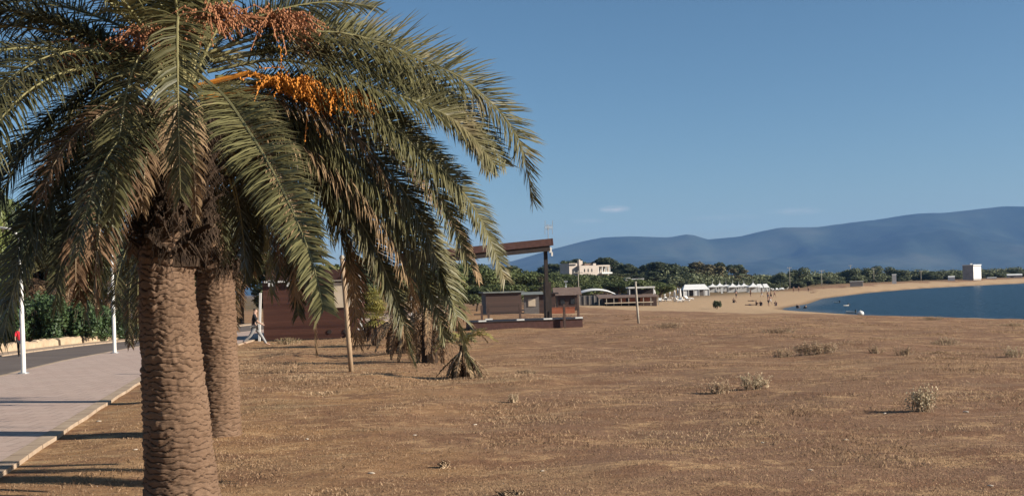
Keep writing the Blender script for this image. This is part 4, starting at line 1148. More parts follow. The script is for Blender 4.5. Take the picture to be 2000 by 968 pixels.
def person_meshes(pose, skin, shirt, trousers, longs=True):
    J = joints(pose)
    names = ['pelvis', 'spine', 'chest', 'neck', 'head', 'top', 'nose', 'shl', 'ell', 'wrl', 'hal', 'shr', 'elr', 'wrr', 'har', 'hipl', 'knl', 'anl', 'tol', 'hipr', 'knr', 'anr', 'tor']
    rad = dict(pelvis=(.15, .11), spine=(.135, .095), chest=(.165, .11), neck=.055, head=(.08, .1), top=.06, nose=.018, sh=.062, el=.043, wr=.03, ha=(.035, .018), hip=.085, kn=.058, an=.04, to=.032)
    rd = [rad.get(n, rad.get(n[:-1])) for n in names]
    E = [('pelvis', 'spine'), ('spine', 'chest'), ('chest', 'neck'), ('neck', 'head'), ('head', 'top'), ('head', 'nose')]
    for n in 'lr': E += [('chest', 'sh' + n), ('sh' + n, 'el' + n), ('el' + n, 'wr' + n), ('wr' + n, 'ha' + n), ('pelvis', 'hip' + n), ('hip' + n, 'kn' + n), ('kn' + n, 'an' + n), ('an' + n, 'to' + n)]
    ix = {n: i for i, n in enumerate(names)}
    body = skin_mesh('body', [J[n] for n in names], [(ix[a], ix[b]) for a, b in E], rd, skin)
    out = {'body': body}
    def sub(nm, ns, edges, radii, mat):
        k = {n: i for i, n in enumerate(ns)}
        out[nm] = skin_mesh(nm, [J[n] for n in ns], [(k[a], k[b]) for a, b in edges], radii, mat)
    if shirt:
        sub('shirt', ['spine', 'pelvis', 'chest', 'shl', 'ell', 'shr', 'elr'], [('pelvis', 'spine'), ('spine', 'chest'), ('chest', 'shl'), ('shl', 'ell'), ('chest', 'shr'), ('shr', 'elr')],
            [(.16, .115), (.17, .125), (.185, .13), .085, .062, .085, .062], shirt)
    if trousers:
        ns = ['pelvis', 'hipl', 'knl', 'hipr', 'knr'] + (['anl', 'anr'] if longs else [])
        es = [('pelvis', 'hipl'), ('hipl', 'knl'), ('pelvis', 'hipr'), ('hipr', 'knr')] + ([('knl', 'anl'), ('knr', 'anr')] if longs else [])
        sub('trousers' if longs else 'shorts', ns, es, [(.165, .12), .1, .075, .1, .075] + ([.055, .055] if longs else []), trousers)
    hv = [J['head'], J['top']]
    d = Vector(J['top']) - Vector(J['head'])
    back = Vector((0, .035, .02)) if pose != 'lie' else Vector((0, .02, -.03))
    out['hair'] = skin_mesh('hair', [Vector(J['head']) + back, Vector(J['top']) + d.normalized() * .015 + back * .4], [(0, 1)], [(.085, .095), .066], M['hair'])
    return out
PM = {}
def person(px, py, pose, rz_, label, skin='skin_tan', shirt=None, trousers=None, longs=True, h=1.7, group=None, pos=None):
    key = (pose, skin, shirt, trousers, longs)
    if key not in PM: PM[key] = person_meshes(pose, M[skin], M[shirt] if shirt else None, M[trousers] if trousers else None, longs)
    p = pos or G(px, py)
    r = empty('person', p, rz_); r.scale = (h / 1.72,) * 3
    tag(r, label, 'person', group)
    for k, me in PM[key].items(): link_mesh(k, me, r)
    # stand the lowest point on the ground
    zmin = min(v.co.z for v in PM[key]['body'].vertices)
    r.location.z -= zmin * h / 1.72 + .005
    return r
Yp = 43.5
person(0, 0, 'walk', R(200), 'person in a red top and dark trousers walking on the road behind the lamp post', 'skin', 'red_cloth', 'black_cloth', True, 1.2, pos=Vector((sx(40, Yp, 697), Yp, -.02)))
p_ = gp(505, 674, 0.05)
person(0, 0, 'stride', R(95), 'person in a dark jacket and grey trousers striding past the red brown hut', 'skin', 'black_cloth', 'grey_cloth', True, 1.6, pos=Vector((p_[0] - .12, p_[1], .05)))
bp = [(1438, 582, 'stand', 40, 'standing bather on the dry sand, farthest left of the beach walkers', 'black_cloth'),
      (1466, 579, 'stand', 120, 'standing bather alone in the middle of the sand', 'brown_cloth'),
      (1488, 580, 'walk', 250, 'bather walking over the sand between the tents and the water', 'pale_cloth'),
      (1500, 584, 'stand', 0, 'bather standing behind the pair at the water edge', 'blue_cloth'),
      (1506, 583, 'walk', 90, 'bather walking behind the pair at the water edge, right of another', 'black_cloth'),
      (1513, 580, 'walk', 200, 'bather walking along the inner curve of the water line', 'brown_cloth'),
      (1501, 597, 'stand', 60, 'dark standing bather of the pair at the water edge', 'black_cloth'),
      (1504.5, 594, 'walk', 20, 'bather in pale shorts of the pair at the water edge', 'pale_cloth')]
for px, py, pose, a, lb, cl in bp:
    person(px, py, pose, R(a), lb, 'skin_tan', None, cl, False, 1.72, 'bathers on the beach')
for px, py, pose, a, lb, cl in ((1433, 591, 'sit', 30, 'sunbather seated on the dry sand beside the dark little bush', 'black_cloth'), (1477, 596, 'sit', 70, 'sunbather seated nearest the dry field, next to a lying one', 'brown_cloth'),
                                (1469, 588, 'lie', 75, 'sunbather lying flat on the open sand', 'black_cloth'), (1464, 596, 'lie', 60, 'sunbather lying beside the one seated nearest the dry field', 'blue_cloth'),
                                (1515, 597, 'sit', 0, 'bather seated in the shallow water at the tip of the bay', 'blue_cloth'), (1557, 603.5, 'sit', 120, 'bather in a dark top seated on the near water line', 'black_cloth'), (1574, 605, 'sit', 200, 'bather crouched on the near water line, right of another', 'blue_cloth'),
                                (1550, 570.5, 'stand', 0, 'bather standing on the far sand, left of two', 'brown_cloth'), (1560, 570, 'stand', 0, 'bather standing on the far sand, right of two', 'brown_cloth'), (1579, 570, 'stand', 0, 'dark bather standing on the far sand near the water', 'black_cloth'),
                                (1588, 571.5, 'lie', 80, 'sunbather lying on the far sand near the water', 'brown_cloth'), (1486, 597, 'sit', 150, 'sunbather seated on the sand nearest the pair of bathers', 'black_cloth')):
    person(px, py, pose, R(a), lb, 'skin_tan', 'black_cloth' if pose == 'sit' else None, cl, False, 1.72, 'bathers on the beach')

# ------------------------------------------------------------------ red brown hut
def build_hut():
    Yh = 51.0; sx_ = lambda px: sx(px, Yh, 610); x0 = sx_(513); x1 = sx_(692); W = x1 - x0; xc = (x0 + x1) / 2
    g = hz1(xc, Yh); r = empty('beach_hut', (xc, Yh, g)); tag(r, 'red brown plank hut with a beige shutter beside the walking person', 'hut')
    hh = sz(530, Yh, 600) - g
    b = MB(); b.box((0, 1.9, (hh - .38) / 2), (W, 3.6, hh - .38)); b.build('wall', M['wood_red'], r)
    b = MB(); b.box((0, 1.95, hh - .16), (W - .25, 3.3, .44)); b.build('roof_parapet', M['wood_red_v'], r)
    b = MB(); b.box((0, 1.9, -.02), (W + .04, 3.64, .16)); b.build('plinth', M['wood_dark'], r)
    b = MB(); b.box((-W / 2 + 1.1, .04, hh - .42), (2.0, .08, .08)); b.build('cornice', M['white_paint'], r)
    for px in (531, 566):
        b = MB(); x = sx_(px) - xc; z = sz(553, Yh, px) - g
        b.prism([(x - .13, 0.0), (x + .13, 0.0), (x + .11, .098), (x - .11, .098)], z - .14, z + .14)
        o = b.build('wall_lamp', M['white_paint'], r)
    s0, s1 = sx_(653) - xc, sx_(690) - xc; z0, z1 = sz(600, Yh, 671) - g, sz(551, Yh, 671) - g
    sh = MB().box(((s0 + s1) / 2, .06, (z0 + z1) / 2), (s1 - s0, .06, z1 - z0)).build('shutter', M['cream'], r)
    MB().box(((s0 + s1) / 2, .05, z1 + .09), (s1 - s0 + .1, .3, .05)).build('shutter_hood', M['wood_grey'], r)
    for px in (642, 673):
        b = MB(); x = sx_(px) - xc; b.tube([(x, .07, .35), (x, .12, .35)], .1, 12); b.build('vent', M['wood_dark'], r)
    # little deck with white posts on the right and a white corner post on the left
    b = MB(); b.box((W / 2 + .52, 1.2, .20), (1.0, 2.6, .4)); dk = b.build('deck', M['wood_red_v'], r)
    for x, z0_, z1_ in ((W / 2 + .28, .4, 3.0), ):
        b = MB(); b.box((x, .1, (z0_ + z1_) / 2), (.10, .10, z1_ - z0_)); pt = b.build('post', M['white_paint'], r)
        b = MB(); b.box((x, .1, .43), (.42, .32, .06)); b.build('foot', M['white_paint'], pt)
    b = MB(); b.bar((-W / 2 - .18, -.05, -.05), (-W / 2 - .06, -.05, 2.2), .09, .09); b.build('post', M['white_paint'], r)
    b = MB(); b.box((W / 2 + .1, .08, 2.6), (.07, .07, 1.1)); b.build('downpipe', M['white_paint'], r)
build_hut()

# ------------------------------------------------------------------ open pavilion with tilted roof
def build_pavilion():
    ang = R(9); A = Vector((sx(925, 55.0, 640), 55.0, 0))
    r = empty('pavilion', A, ang); tag(r, 'open timber pavilion with a tilted dark red roof and raised deck', 'pavilion')
    # local: x along the front, y to the back
    Lx = 5.45
    MB().box((Lx / 2, 1.6, .14), (Lx, 3.2, .52)).build('deck', M['wood_red_v'], r)
    MB().box((Lx / 2, 1.6, .421), (Lx + .08, 3.28, .04)).build('deck_edge', M['wood_dark'], r)
    def post(x, y, h, w, mat, name='post', foot=True, lean=0):
        o = MB().box((x, y, .442 + h / 2), (w, w, h)).build(name, M[mat], r)
        if foot: MB().box((x, y, .475), (w + .28, w + .2, .065)).build('post_foot', M['white_paint'], o)
    for x, y, h in ((.45, .2, .8), (2.35, .2, .8), (1.15, 2.9, .78), (5.3, .25, 1.2)):
        post(x, y, h, .10, 'wood_brown', 'railing_post')
    post(3.72, .2, 3.62, .17, 'wood_dark')
    post(3.85, .7, 1.85, .34, 'wood_dark', 'cabinet', False)
    post(-1.6, 2.9, 3.2, .14, 'wood_dark')
    MB().box((4.5, -.16, .55), (.11, .11, 1.25)).build('railing_post', M['wood_brown'], r)
    for x, y, h in ((-1.75, .2, 1.7), (-2.95, .5, 2.3)):
        MB().box((x, y, h / 2), (.08, .08, h + .1)).build('post', M['white_paint'], r)
    # roof: slab rising to the right
    sl = R(4.4); L = 7.4; cx = 3.95 - L / 2
    Mx = Matrix.Rotation(-sl, 3, 'Y')
    zc = lambda x: 4.22 + (x - 3.95) * math.tan(sl)
    MB().box((cx, 1.55, zc(cx)), (L, 3.7, .09), M=Mx).build('roof', M['wood_dark'], r)
    MB().box((cx, -.335, zc(cx) + .03), (L, .07, .34), M=Mx).build('fascia', M['wood_red_v'], r)
    e = cx + L / 2 * math.cos(sl) + .04
    MB().box((e, 1.55, zc(e) + .03), (.06, 3.86, .34), M=Mx).build('fascia', M['wood_red_v'], r)
    MB().box((cx - .03, -.2, zc(cx) - .27), (L - .1, .16, .28), M=Mx).build('beam', M['wood_dark'], r)
    b = MB()
    for k in range(7): b.box((cx - L / 2 + .4 + k * .87, 1.55, zc(cx - L / 2 + .4 + k * .87) - .11), (.08, 3.6, .12), M=Mx)
    b.build('rafters', M['wood_dark'], r)
    b = MB(); b.box((cx, 3.36, zc(cx) - .14), (L, .06, .08), M=Mx); b.build('gutter', M['wood_grey'], r)
    # bracket lamp and TV aerial on the high corner
    b = MB(); b.box((3.93, .02, 3.86), (.12, .16, .26)); b.box((4.0, .0, 3.66), (.08, .1, .2)); b.build('floodlight', M['white_paint'], r)
    an = MB().tube([(3.9, .3, 4.2), (3.9, .3, 5.15)], .018, 6).build('antenna', M['metal_grey'], r)
    b = MB()
    b.bar((3.66, -.1, 4.98), (4.2, .75, 5.02), .03, .03)
    for k in range(7):
        t = k / 6; x = 3.66 + .54 * t; y = -.1 + .85 * t; z = 4.98 + .04 * t; q_ = .34 if k in (0, 6) else .13
        b.bar((x, y, z - q_), (x + .03, y, z + q_), .022, .022)
    b.build('aerial', M['metal_grey'], an)
build_pavilion()

# ------------------------------------------------------------------ posts in the field
def pole(px, py, top_px, top_py, r0, mat, name, label, cat='post', extra=None):
    p = G(px, py); Y = p.y
    t = Vector((sx(top_px, Y, top_py), Y, sz(top_py, Y, top_px))) - p
    r = empty(name, p); tag(r, label, cat)
    b = MB(); b.tube([-t * .03, t * .3, t * .7, t], [r0 * 1.05, r0, r0 * .95, r0 * .9], 10); b.build('shaft', M[mat], r, True)
    if extra: extra(r, t)
    return r
pole(686, 726, 668, 505, .062, 'wood_pole', 'wooden_post', 'tall tan wooden post leaning left in front of the hut shutter', extra=lambda r, t: MB().tube([t * 1.001, t * 1.03], [.08, .05], 10).build('cap', M['wood_grey'], r))
pole(1247, 631, 1241, 551, .058, 'wood_grey', 'wooden_post', 'lone pale wooden post standing in the dry field', extra=lambda r, t: MB().tube([t * 1.001, t * 1.02], [.085, .06], 10).build('cap', M['wood_grey'], r))
def lamp_top(r, t):
    MB().box(t + Vector((0, 0, .12)), (.55, .55, .22)).build('lamp_head', M['metal_grey'], r)
pole(1106, 600, 1105, 551, .06, 'metal_grey', 'lamp_post', 'grey lamp post with square head behind the pavilion deck', 'lamp post', lamp_top)
pole(1090, 600, 1089, 563, .07, 'wood_grey', 'short_pole', 'short grey pole left of the square headed lamp post', 'pole', lambda r, t: MB().box(t, (.2, .2, .08)).build('cap', M['metal_grey'], r))
def xarm(r, t):
    MB().box(t - Vector((0, 0, .35)), (1.5, .12, .12)).build('crossarm', M['wood_grey'], r)
    for s in (-.6, 0, .6): MB().tube([t + Vector((s, 0, -.29)), t + Vector((s, 0, -.1))], .05, 6).build('insulator', M['white_paint'], r)
for px, py, top, rr, lb in ((1131, 597, 528, .12, 'pale utility pole in front of the slope below the villa'), (1147, 584, 552, .10, 'shorter utility pole behind the curved white tent'),
                        (1543, 563, 521, .16, 'utility pole on the far shore, first right of the beach tents'), (1605, 558, 527, .18, 'utility pole on the far shore, second right of the beach tents'), (1662, 552.5, 517, .2, 'utility pole on the far shore, third right of the beach tents'), (1707, 551, 523, .2, 'utility pole on the far shore left of the small white cabin'), (1799, 548, 528, .22, 'utility pole on the far shore between the small cabin and the tower')):
    p = G(px, py); 
    pole(px, py, px - (py - top) * .03, top, rr * .55, 'wood_grey', 'utility_pole', lb, 'utility pole', xarm)

# ------------------------------------------------------------------ low beach buildings in the middle distance
def block(name, label, cat, px0, px1, Y, top, base=None, depth=5.0, wall='wood_brown', roof='roof_grey', over=.35, rt=.18, pitch=0.0, wins=0, door=False, rz_=0.0, win_mat='glass_dark', wframe='white_paint', zfix=None):
    xc = sx((px0 + px1) / 2, Y); W = (px1 - px0) * Y / F
    pc = (px0 + px1) / 2; g = hz1(xc, Y) if base is None else sz(base, Y, pc)
    r = empty(name, (xc, Y, g), rz_); tag(r, label, cat)
    h = sz(top, Y, pc) - g
    MB().box((0, depth / 2, h / 2 - .2), (W, depth, h + .4 - rt)).build('wall', M[wall], r)
    b = MB()
    if pitch:
        b.add([(-W / 2 - over, -over, h - rt), (W / 2 + over, -over, h - rt), (W / 2 + over, depth + over, h - rt), (-W / 2 - over, depth + over, h - rt), (-W / 2 - over, depth / 2, h + pitch), (W / 2 + over, depth / 2, h + pitch)],
              [(3, 2, 1, 0), (0, 1, 5, 4), (2, 3, 4, 5), (0, 4, 3), (1, 2, 5)])
    else: b.box((0, depth / 2, h - rt / 2 + .002), (W + 2 * over, depth + 2 * over, rt))
    b.build('roof', M[roof], r)
    for k in range(wins):
        x = -W / 2 + W * (k + .5) / wins
        f = MB().box((x, -.03, h * .55), (W / wins * .5, .06, h * .36)).build('window', M[wframe], r)
        MB().box((x, -.065, h * .55), (W / wins * .42, .02, h * .30)).build('pane', M[win_mat], f)
    if door: MB().box((W * .3, -.03, h * .36), (.9, .06, h * .72)).build('door', M['white_paint'], r)
    return r
hb = block('brown_hut', 'dark brown hut with a flat grey green roof seen between the pavilion posts', 'hut', 948, 1018, 119, 569, None, 4, 'wood_brown', 'roof_grey', .3, .14, rz_=R(8))
MB().box((-.6, -.5, .1), (5.2, 1.0, .2)).build('deck', M['wood_dark'], hb)
block('pale_hut', 'low hut with a pale wall panel directly right of the dark brown hut', 'hut', 1023, 1052, 130, 573, None, 4, 'fence_grey', 'roof_grey', .5, .12, .2, 1, False, wframe='cream', win_mat='cream')
block('dark_hut', 'low dark hut behind the thick pavilion post', 'hut', 1046, 1084, 138, 572, None, 4, 'wood_brown', 'wood_dark', .4, .15, 0, 0)
block('brown_shed', 'brown shed with a grey sloping roof behind the square headed lamp post', 'shed', 1088, 1128, 150, 574, None, 5, 'wood_brown', 'roof_brown', .5, .15, .9, 2, wframe='wood_dark')
# rust coloured low wall
pw = at(1097, 128)
b = MB(); b.box((0, 0, .3), (2.8, .3, .7)); b.box((0, 0, .68), (2.9, .36, .07)); tag(b.build('low_wall', M['rust_red'], loc=pw), 'low rust red wall behind the pavilion deck', 'wall')
# curved white marquee
def marquee():
    Y = 185; x0, x1 = sx(1130, Y), sx(1200, Y); W = x1 - x0; xc = (x0 + x1) / 2; g = hz1(xc, Y)
    r = empty('marquee', (xc, Y, g)); tag(r, 'long low marquee with a curved white roof and grey netting walls', 'marquee')
    h = sz(576, Y, 1165) - g; hr = sz(566, Y, 1165) - g
    MB().box((0, 4, h / 2 - .1), (W, 8, h + .2)).build('wall', M['fence_grey'], r)
    b = MB(); n = 14; vs = []; fs = []
    for i in range(n + 1):
        x = -W / 2 - .3 + (W + .6) * i / n; u = i / n; z = h + (hr - h) * math.sin(math.pi * min(1, u * 1.05)) ** .6 if 0 < u < 1 else h
        vs += [(x, -.4, z * .98), (x, 4, z + .25), (x, 8.4, z * .98)]
    for i in range(n):
        for j in range(2): fs.append((3 * i + j, 3 * i + 3 + j, 3 * i + 4 + j, 3 * i + j + 1))
    b.add(vs, fs); m = len(vs)
    b.add([(x, y, z - .08) for x, y, z in vs], [tuple(reversed(f)) for f in fs])
    b.build('roof', M['canvas'], r, True)
    for k in range(8): MB().box((-W / 2 + W * k / 7, -.06, h / 2), (.1, .1, h)).build('post', M['wood_grey'], r)
marquee()
def beach_bar():
    Y = 178; x0, x1 = sx(1168, Y), sx(1286, Y); W = x1 - x0; xc = (x0 + x1) / 2; g = hz1(xc, Y)
    r = empty('beach_bar', (xc, Y, g)); tag(r, 'beach bar with rust red boards under a long brown awning', 'bar')
    h = sz(578, Y, 1227) - g
    MB().box((.4, 3.5, h / 2 - .15), (W * .9, 3, h)).build('wall', M['wood_brown'], r)
    b = MB(); b.add([(-W / 2, -.2, h * .92), (W / 2, -.2, h * .92), (W / 2, 5.2, h * 1.22), (-W / 2, 5.2, h * 1.22), (-W / 2, -.2, h * .84), (W / 2, -.2, h * .84), (W / 2, 5.2, h * 1.14), (-W / 2, 5.2, h * 1.14)],
          [(0, 1, 2, 3), (7, 6, 5, 4), (0, 4, 5, 1), (1, 5, 6, 2), (2, 6, 7, 3), (3, 7, 4, 0)]); b.build('awning', M['roof_brown'], r)
    for i, (a, c) in enumerate(((.34, .46), (.50, .66), (.70, .86))):
        MB().box((-W / 2 + W * (a + c) / 2, .6, h * .58), (W * (c - a), .08, h * .42)).build('board', M['rust_red'], r)
    for k in range(9): MB().box((-W / 2 + .1 + (W - .2) * k / 8, -.1, h * .41), (.12, .12, h * .82)).build('post', M['wood_grey'], r)
    MB().box((0, -.4, .55), (W * .8, .3, .12)).build('counter', M['cream'], r)
    # flat white canopy on the right
    zc = sz(561, Y, 1257) - g; xa, xb = sx(1231, Y) - xc, sx(1284, Y) - xc
    c = MB().box(((xa + xb) / 2, 5, zc), (xb - xa, 4, .25)).build('canopy', M['white_paint'], r)
    for xx in (xa + .2, xb - .2): MB().box((xx, 3.2, zc / 2 - .1), (.16, .16, zc + .0)).build('canopy_post', M['white_paint'], r)
    MB().box(((xa + xb) / 2, 5.6, zc * .62), (xb - xa - .3, 2.5, zc * .55)).build('back_room', M['wood_dark'], r)
beach_bar()
wc = block('white_cabin', 'small white roofed cabin among the pines above the beach bar', 'cabin', 1236, 1258, 255, 543.5, 549, 4, 'plaster_white', 'plaster_white', .06, .16, .0, 2)
MB().box((-2.3, 1.5, .45), (1.2, 2.4, .9)).build('side_wing', M['plaster_white'], wc)

# tents
def tent(px, base, w_px, h_px, Y, label, spike=True):
    x = sx(px, Y); g = hz1(x, Y); r = empty('beach_tent', (x, Y, g)); tag(r, label, 'tent', 'white peaked tents on the beach')
    W = w_px * Y / F / 2; top = sz(base - h_px, Y, px) - g; e = max(top * .52, 1.7)
    b = MB(); n = 16; rings = []
    prof = [(1.0, e - .25), (1.0, e), (.62, e + (top - e) * .22), (.30, e + (top - e) * .5), (.06, e + (top - e) * .95), (0.01, top)]
    vs = []; fs = []
    for f, z in prof:
        for k in range(n):
            a = math.pi / 4 + 2 * math.pi * k / n
            m = max(abs(math.cos(a)), abs(math.sin(a))); vs.append((math.cos(a) / m * W * f, math.sin(a) / m * W * f, z))
    for i in range(len(prof) - 1):
        for k in range(n): fs.append((i * n + k, i * n + (k + 1) % n, (i + 1) * n + (k + 1) % n, (i + 1) * n + k))
    b.add(vs, fs); b.build('canopy', M['canvas'], r)
    for a, c in ((-1, -1), (1, -1), (1, 1), (-1, 1)): MB().box((a * W * .93, c * W * .93, (e - .1) / 2 - .1), (.12, .12, e)).build('pole', M['white_paint'], r)
    if spike: MB().tube([(0, 0, top - .1), (0, 0, top + .9)], [.05, .02], 6).build('finial', M['white_paint'], r)
    MB().box((0, W * .9, e * .4), (W * 1.7, .05, e * .8)).build('back_panel', M['pale_cloth'], r)
names = ['first', 'second', 'third', 'fourth', 'fifth', 'sixth', 'seventh']
for i, (px, h, w) in enumerate(((1392, 16, 20), (1406, 18, 18), (1418, 15, 19), (1431, 17, 20), (1443, 15, 17), (1453, 17, 18), (1471, 18, 22))):
    tent(px, 571, w, h + 1, 318 + 5 * (i % 3), f'white peaked tent, {names[i]} to the right of the big white marquee')
def big_tent(px0, px1, Y, top, label, peak2=False):
    x0, x1 = sx(px0, Y), sx(px1, Y); W = x1 - x0; xc = (x0 + x1) / 2; g = hz1(xc, Y)
    r = empty('white_marquee', (xc, Y, g)); tag(r, label, 'marquee')
    h = sz(top, Y, (px0 + px1) / 2) - g; e = h * .55; b = MB(); D = 5
    def ridge(a, c):
        b.add([(a, 0, e), (c, 0, e), (c, D, e), (a, D, e), (a + (c - a) * .12, D / 2, h), (c - (c - a) * .12, D / 2, h)], [(0, 1, 5, 4), (1, 2, 5), (2, 3, 4, 5), (3, 0, 4), (3, 2, 1, 0)])
    if peak2: ridge(-W / 2, -.1); ridge(.1, W / 2)
    else: ridge(-W / 2, W / 2)
    b.build('canopy', M['canvas'], r)
    n = 6
    for k in range(n):
        x = -W / 2 + W * k / (n - 1); MB().box((x * .97, .15, e / 2 - .1), (.16, .16, e + .2)).build('pole', M['white_paint'], r)
    for k in (0, 2, 4): MB().box((-W / 2 + W * (k + .5) / (n - 1), .2, e * .45), (W / (n - 1) * .7, .06, e * .8)).build('side_panel', M['canvas'], r)
    MB().box((0, D - .2, e / 2), (W * .95, .1, e)).build('back_panel', M['fence_grey'], r)
big_tent(1334, 1386, 285, 555, 'big white marquee at the left end of the row of beach tents')
big_tent(1481, 1503, 322, 554, 'white marquee with twin ridges at the right end of the row of beach tents', True)
# white sunshade post
p = G(1410, 572.5); b = MB(); b.box((0, 0, .7), (.5, .4, 1.6)); b.box((0, 0, 1.54), (.6, .5, .1)); tag(b.build('white_kiosk', M['white_paint'], loc=p), 'narrow white cabinet standing on the sand in front of the peaked tents', 'cabinet')
# sunbeds, loungers
def sunbed(p, rz_, label, group):
    r = empty('sunbed', p, rz_); tag(r, label, 'sunbed', group)
    MB().box((0, 0, .32), (.65, 1.3, .08)).build('seat', M['canvas'], r)
    MB().box((0, .82, .5), (.65, .7, .07), M=Matrix.Rotation(R(38), 3, 'X')).build('backrest', M['canvas'], r)
    for a, c in ((-1, -1), (1, -1), (1, 1), (-1, 1)): MB().box((a * .28, c * .55, .12), (.06, .06, .34)).build('leg', M['metal_grey'], r)
q = random.Random(90)
for i in range(16):
    px = 1480 + i * 3.6; sunbed(G(px, 566.5 + q.uniform(-1.5, 1.5)), q.uniform(0, 6.28), 'white sunbed on the sand right of the twin ridged marquee', 'sunbeds right of the beach tents')
for i in range(16):
    px = 1288 + i * 4.0; sunbed(G(px, 586 + q.uniform(-3, 4)), q.uniform(0, 6.28), 'white sunbed stacked on the sand beside the beach bar', 'sunbeds beside the beach bar')
# closed parasols next to the bar
for i, (px, py, h) in enumerate(((1279, 592, 2.3), (1298, 583, 2.2), (1308, 580, 2.4), (1318, 588, 2.2), (1329, 588, 2.4), (1324, 578, 2.1), (1340, 577, 2.1))):
    p = G(px, py); r = empty('closed_parasol', p); tag(r, 'closed white parasol standing on the sand by the beach bar', 'parasol', 'closed parasols by the beach bar')
    MB().tube([(0, 0, -.1), (0, 0, h)], .04, 6).build('pole', M['white_paint'], r)
    MB().tube([(0, 0, h * .35), (0, 0, h * .5), (0, 0, h * .9), (0, 0, h + .1)], [.2, .22, .13, .03], 9).build('canopy', M['canvas'], r)
    MB().tube([(0, 0, -.02), (0, 0, .08)], .26, 10).build('base', M['concrete'], r)
# small boats and buoys in the water
def boat(px, py, Lb, rz_, label, name='boat'):
    Y = (H - SEA) * F / lev(px, py)[1]; r = empty(name, (sx(px, Y, py), Y, SEA), rz_); tag(r, label, 'boat', 'small boats moored in the bay')
    st = [(-.5, .26, .30), (-.25, .30, .30), (.1, .28, .32), (.35, .17, .37), (.5, .015, .44)]
    b = MB(); vs = []; fs = []
    for t, w, z in st:
        x = t * Lb; k = Lb / 2.6
        vs += [(x, -w * k * 1.6, z * k * 1.4), (x, -w * k * 1.2, .02), (x, 0, -.1 * k), (x, w * k * 1.2, .02), (x, w * k * 1.6, z * k * 1.4), (x, w * k * 1.35, z * k * 1.3), (x, 0, .12), (x, -w * k * 1.35, z * k * 1.3)]
    for i in range(len(st) - 1):
        for j in range(8): fs.append((i * 8 + j, i * 8 + 8 + j, i * 8 + 8 + (j + 1) % 8, i * 8 + (j + 1) % 8))
    fs.append(tuple(range(7, -1, -1))); fs.append(tuple(range(32, 40))); b.add(vs, fs); b.build('hull', M['white_paint'], r)
    MB().box((-.05 * Lb, 0, .25 * Lb / 2.6), (.25, .7 * Lb / 2.6, .05)).build('seat', M['wood_pole'], r)
    MB().box((-.54 * Lb, 0, .3 * Lb / 2.6), (.2, .22, .6)).build('outboard_motor', M['rubber'], r)
boat(1661, 611, 1.3, R(150), 'white dinghy closest to the near sand, left of a round white float')
boat(1652, 597, 1.0, R(200), 'little white boat farther out, middle of the moored line')
boat(1634, 591, 1.0, R(160), 'little white boat farthest out on the moored line')
Y = (H - SEA) * F / lev(1679, 614.5)[1]
r = empty('mooring_buoy', (sx(1679, Y), Y, SEA)); tag(r, 'round white float on the water right of the dinghy', 'buoy')
MB().tube([(0, 0, -.1), (0, 0, .0), (0, 0, .18), (0, 0, .38), (0, 0, .5), (0, 0, .54)], [.2, .36, .45, .38, .2, .05], 14).build('float_body', M['white_paint'], r, True)
MB().tube([(0, 0, .54), (0, 0, .68)], [.05, .04], 6).build('ring', M['metal_grey'], r)

# ------------------------------------------------------------------ villa on the hill
def villa():
    Y = 350; x0, x1 = sx(1112, Y), sx(1199, Y); W = x1 - x0; xc = (x0 + x1) / 2
    zb = sz(536, Y, 1155); r = empty('villa', (xc, Y, zb), R(24)); tag(r, 'cream villa with terraces and arches on the wooded hill', 'villa')
    fz = lambda py: sz(py, Y, 1155) - zb
    fx = lambda px: sx(px, Y) - xc
    def bx(px0, px1, py0, py1, d0, d1, name, mat='plaster'):
        return MB().box(((fx(px0) + fx(px1)) / 2, (d0 + d1) / 2, (fz(py0) + fz(py1)) / 2), (fx(px1) - fx(px0), d1 - d0, fz(py0) - fz(py1))).build(name, M[mat], r)
    bx(1130, 1172, 518, 546, 0, 8, 'wall')
    bx(1112.5, 1130.1, 513, 546, 1.5, 8, 'wall')
    bx(1171.9, 1199, 520, 546, 1.2, 8, 'wall')
    bx(1164, 1170, 514, 519, 1, 4, 'parapet')
    bx(1136, 1139, 506, 519, 2, 3, 'chimney')
    bx(1142, 1147, 508, 519, 3, 5, 'chimney')
    bx(1148, 1166, 514, 517.9, 2, 7, 'roof', 'roof_brown')
    bx(1111, 1126, 514.5, 517, 1.2, 1.49, 'terrace_opening', 'glass_dark')
    bx(1172, 1198, 517.6, 520.6, .2, 1.19, 'balcony')
    bx(1176, 1199, 532, 535, -1, 1.19, 'terrace', 'plaster_white')
    for k in range(3):
        p0 = 1140 + k * 8
        bx(p0, p0 + 2.2, 524.5, 530.5, -.06, .1, 'window', 'glass_dark')
    for k in range(3):
        p0 = 1175 + k * 8
        bx(p0, p0 + 5, 523.5, 529, 1.1, 1.3, 'window', 'glass_dark')
    for k in range(4): bx(1172.5 + k * 8.4, 1173.7 + k * 8.4, 520.8, 535, .3, .8, 'column', 'plaster_white')
villa()
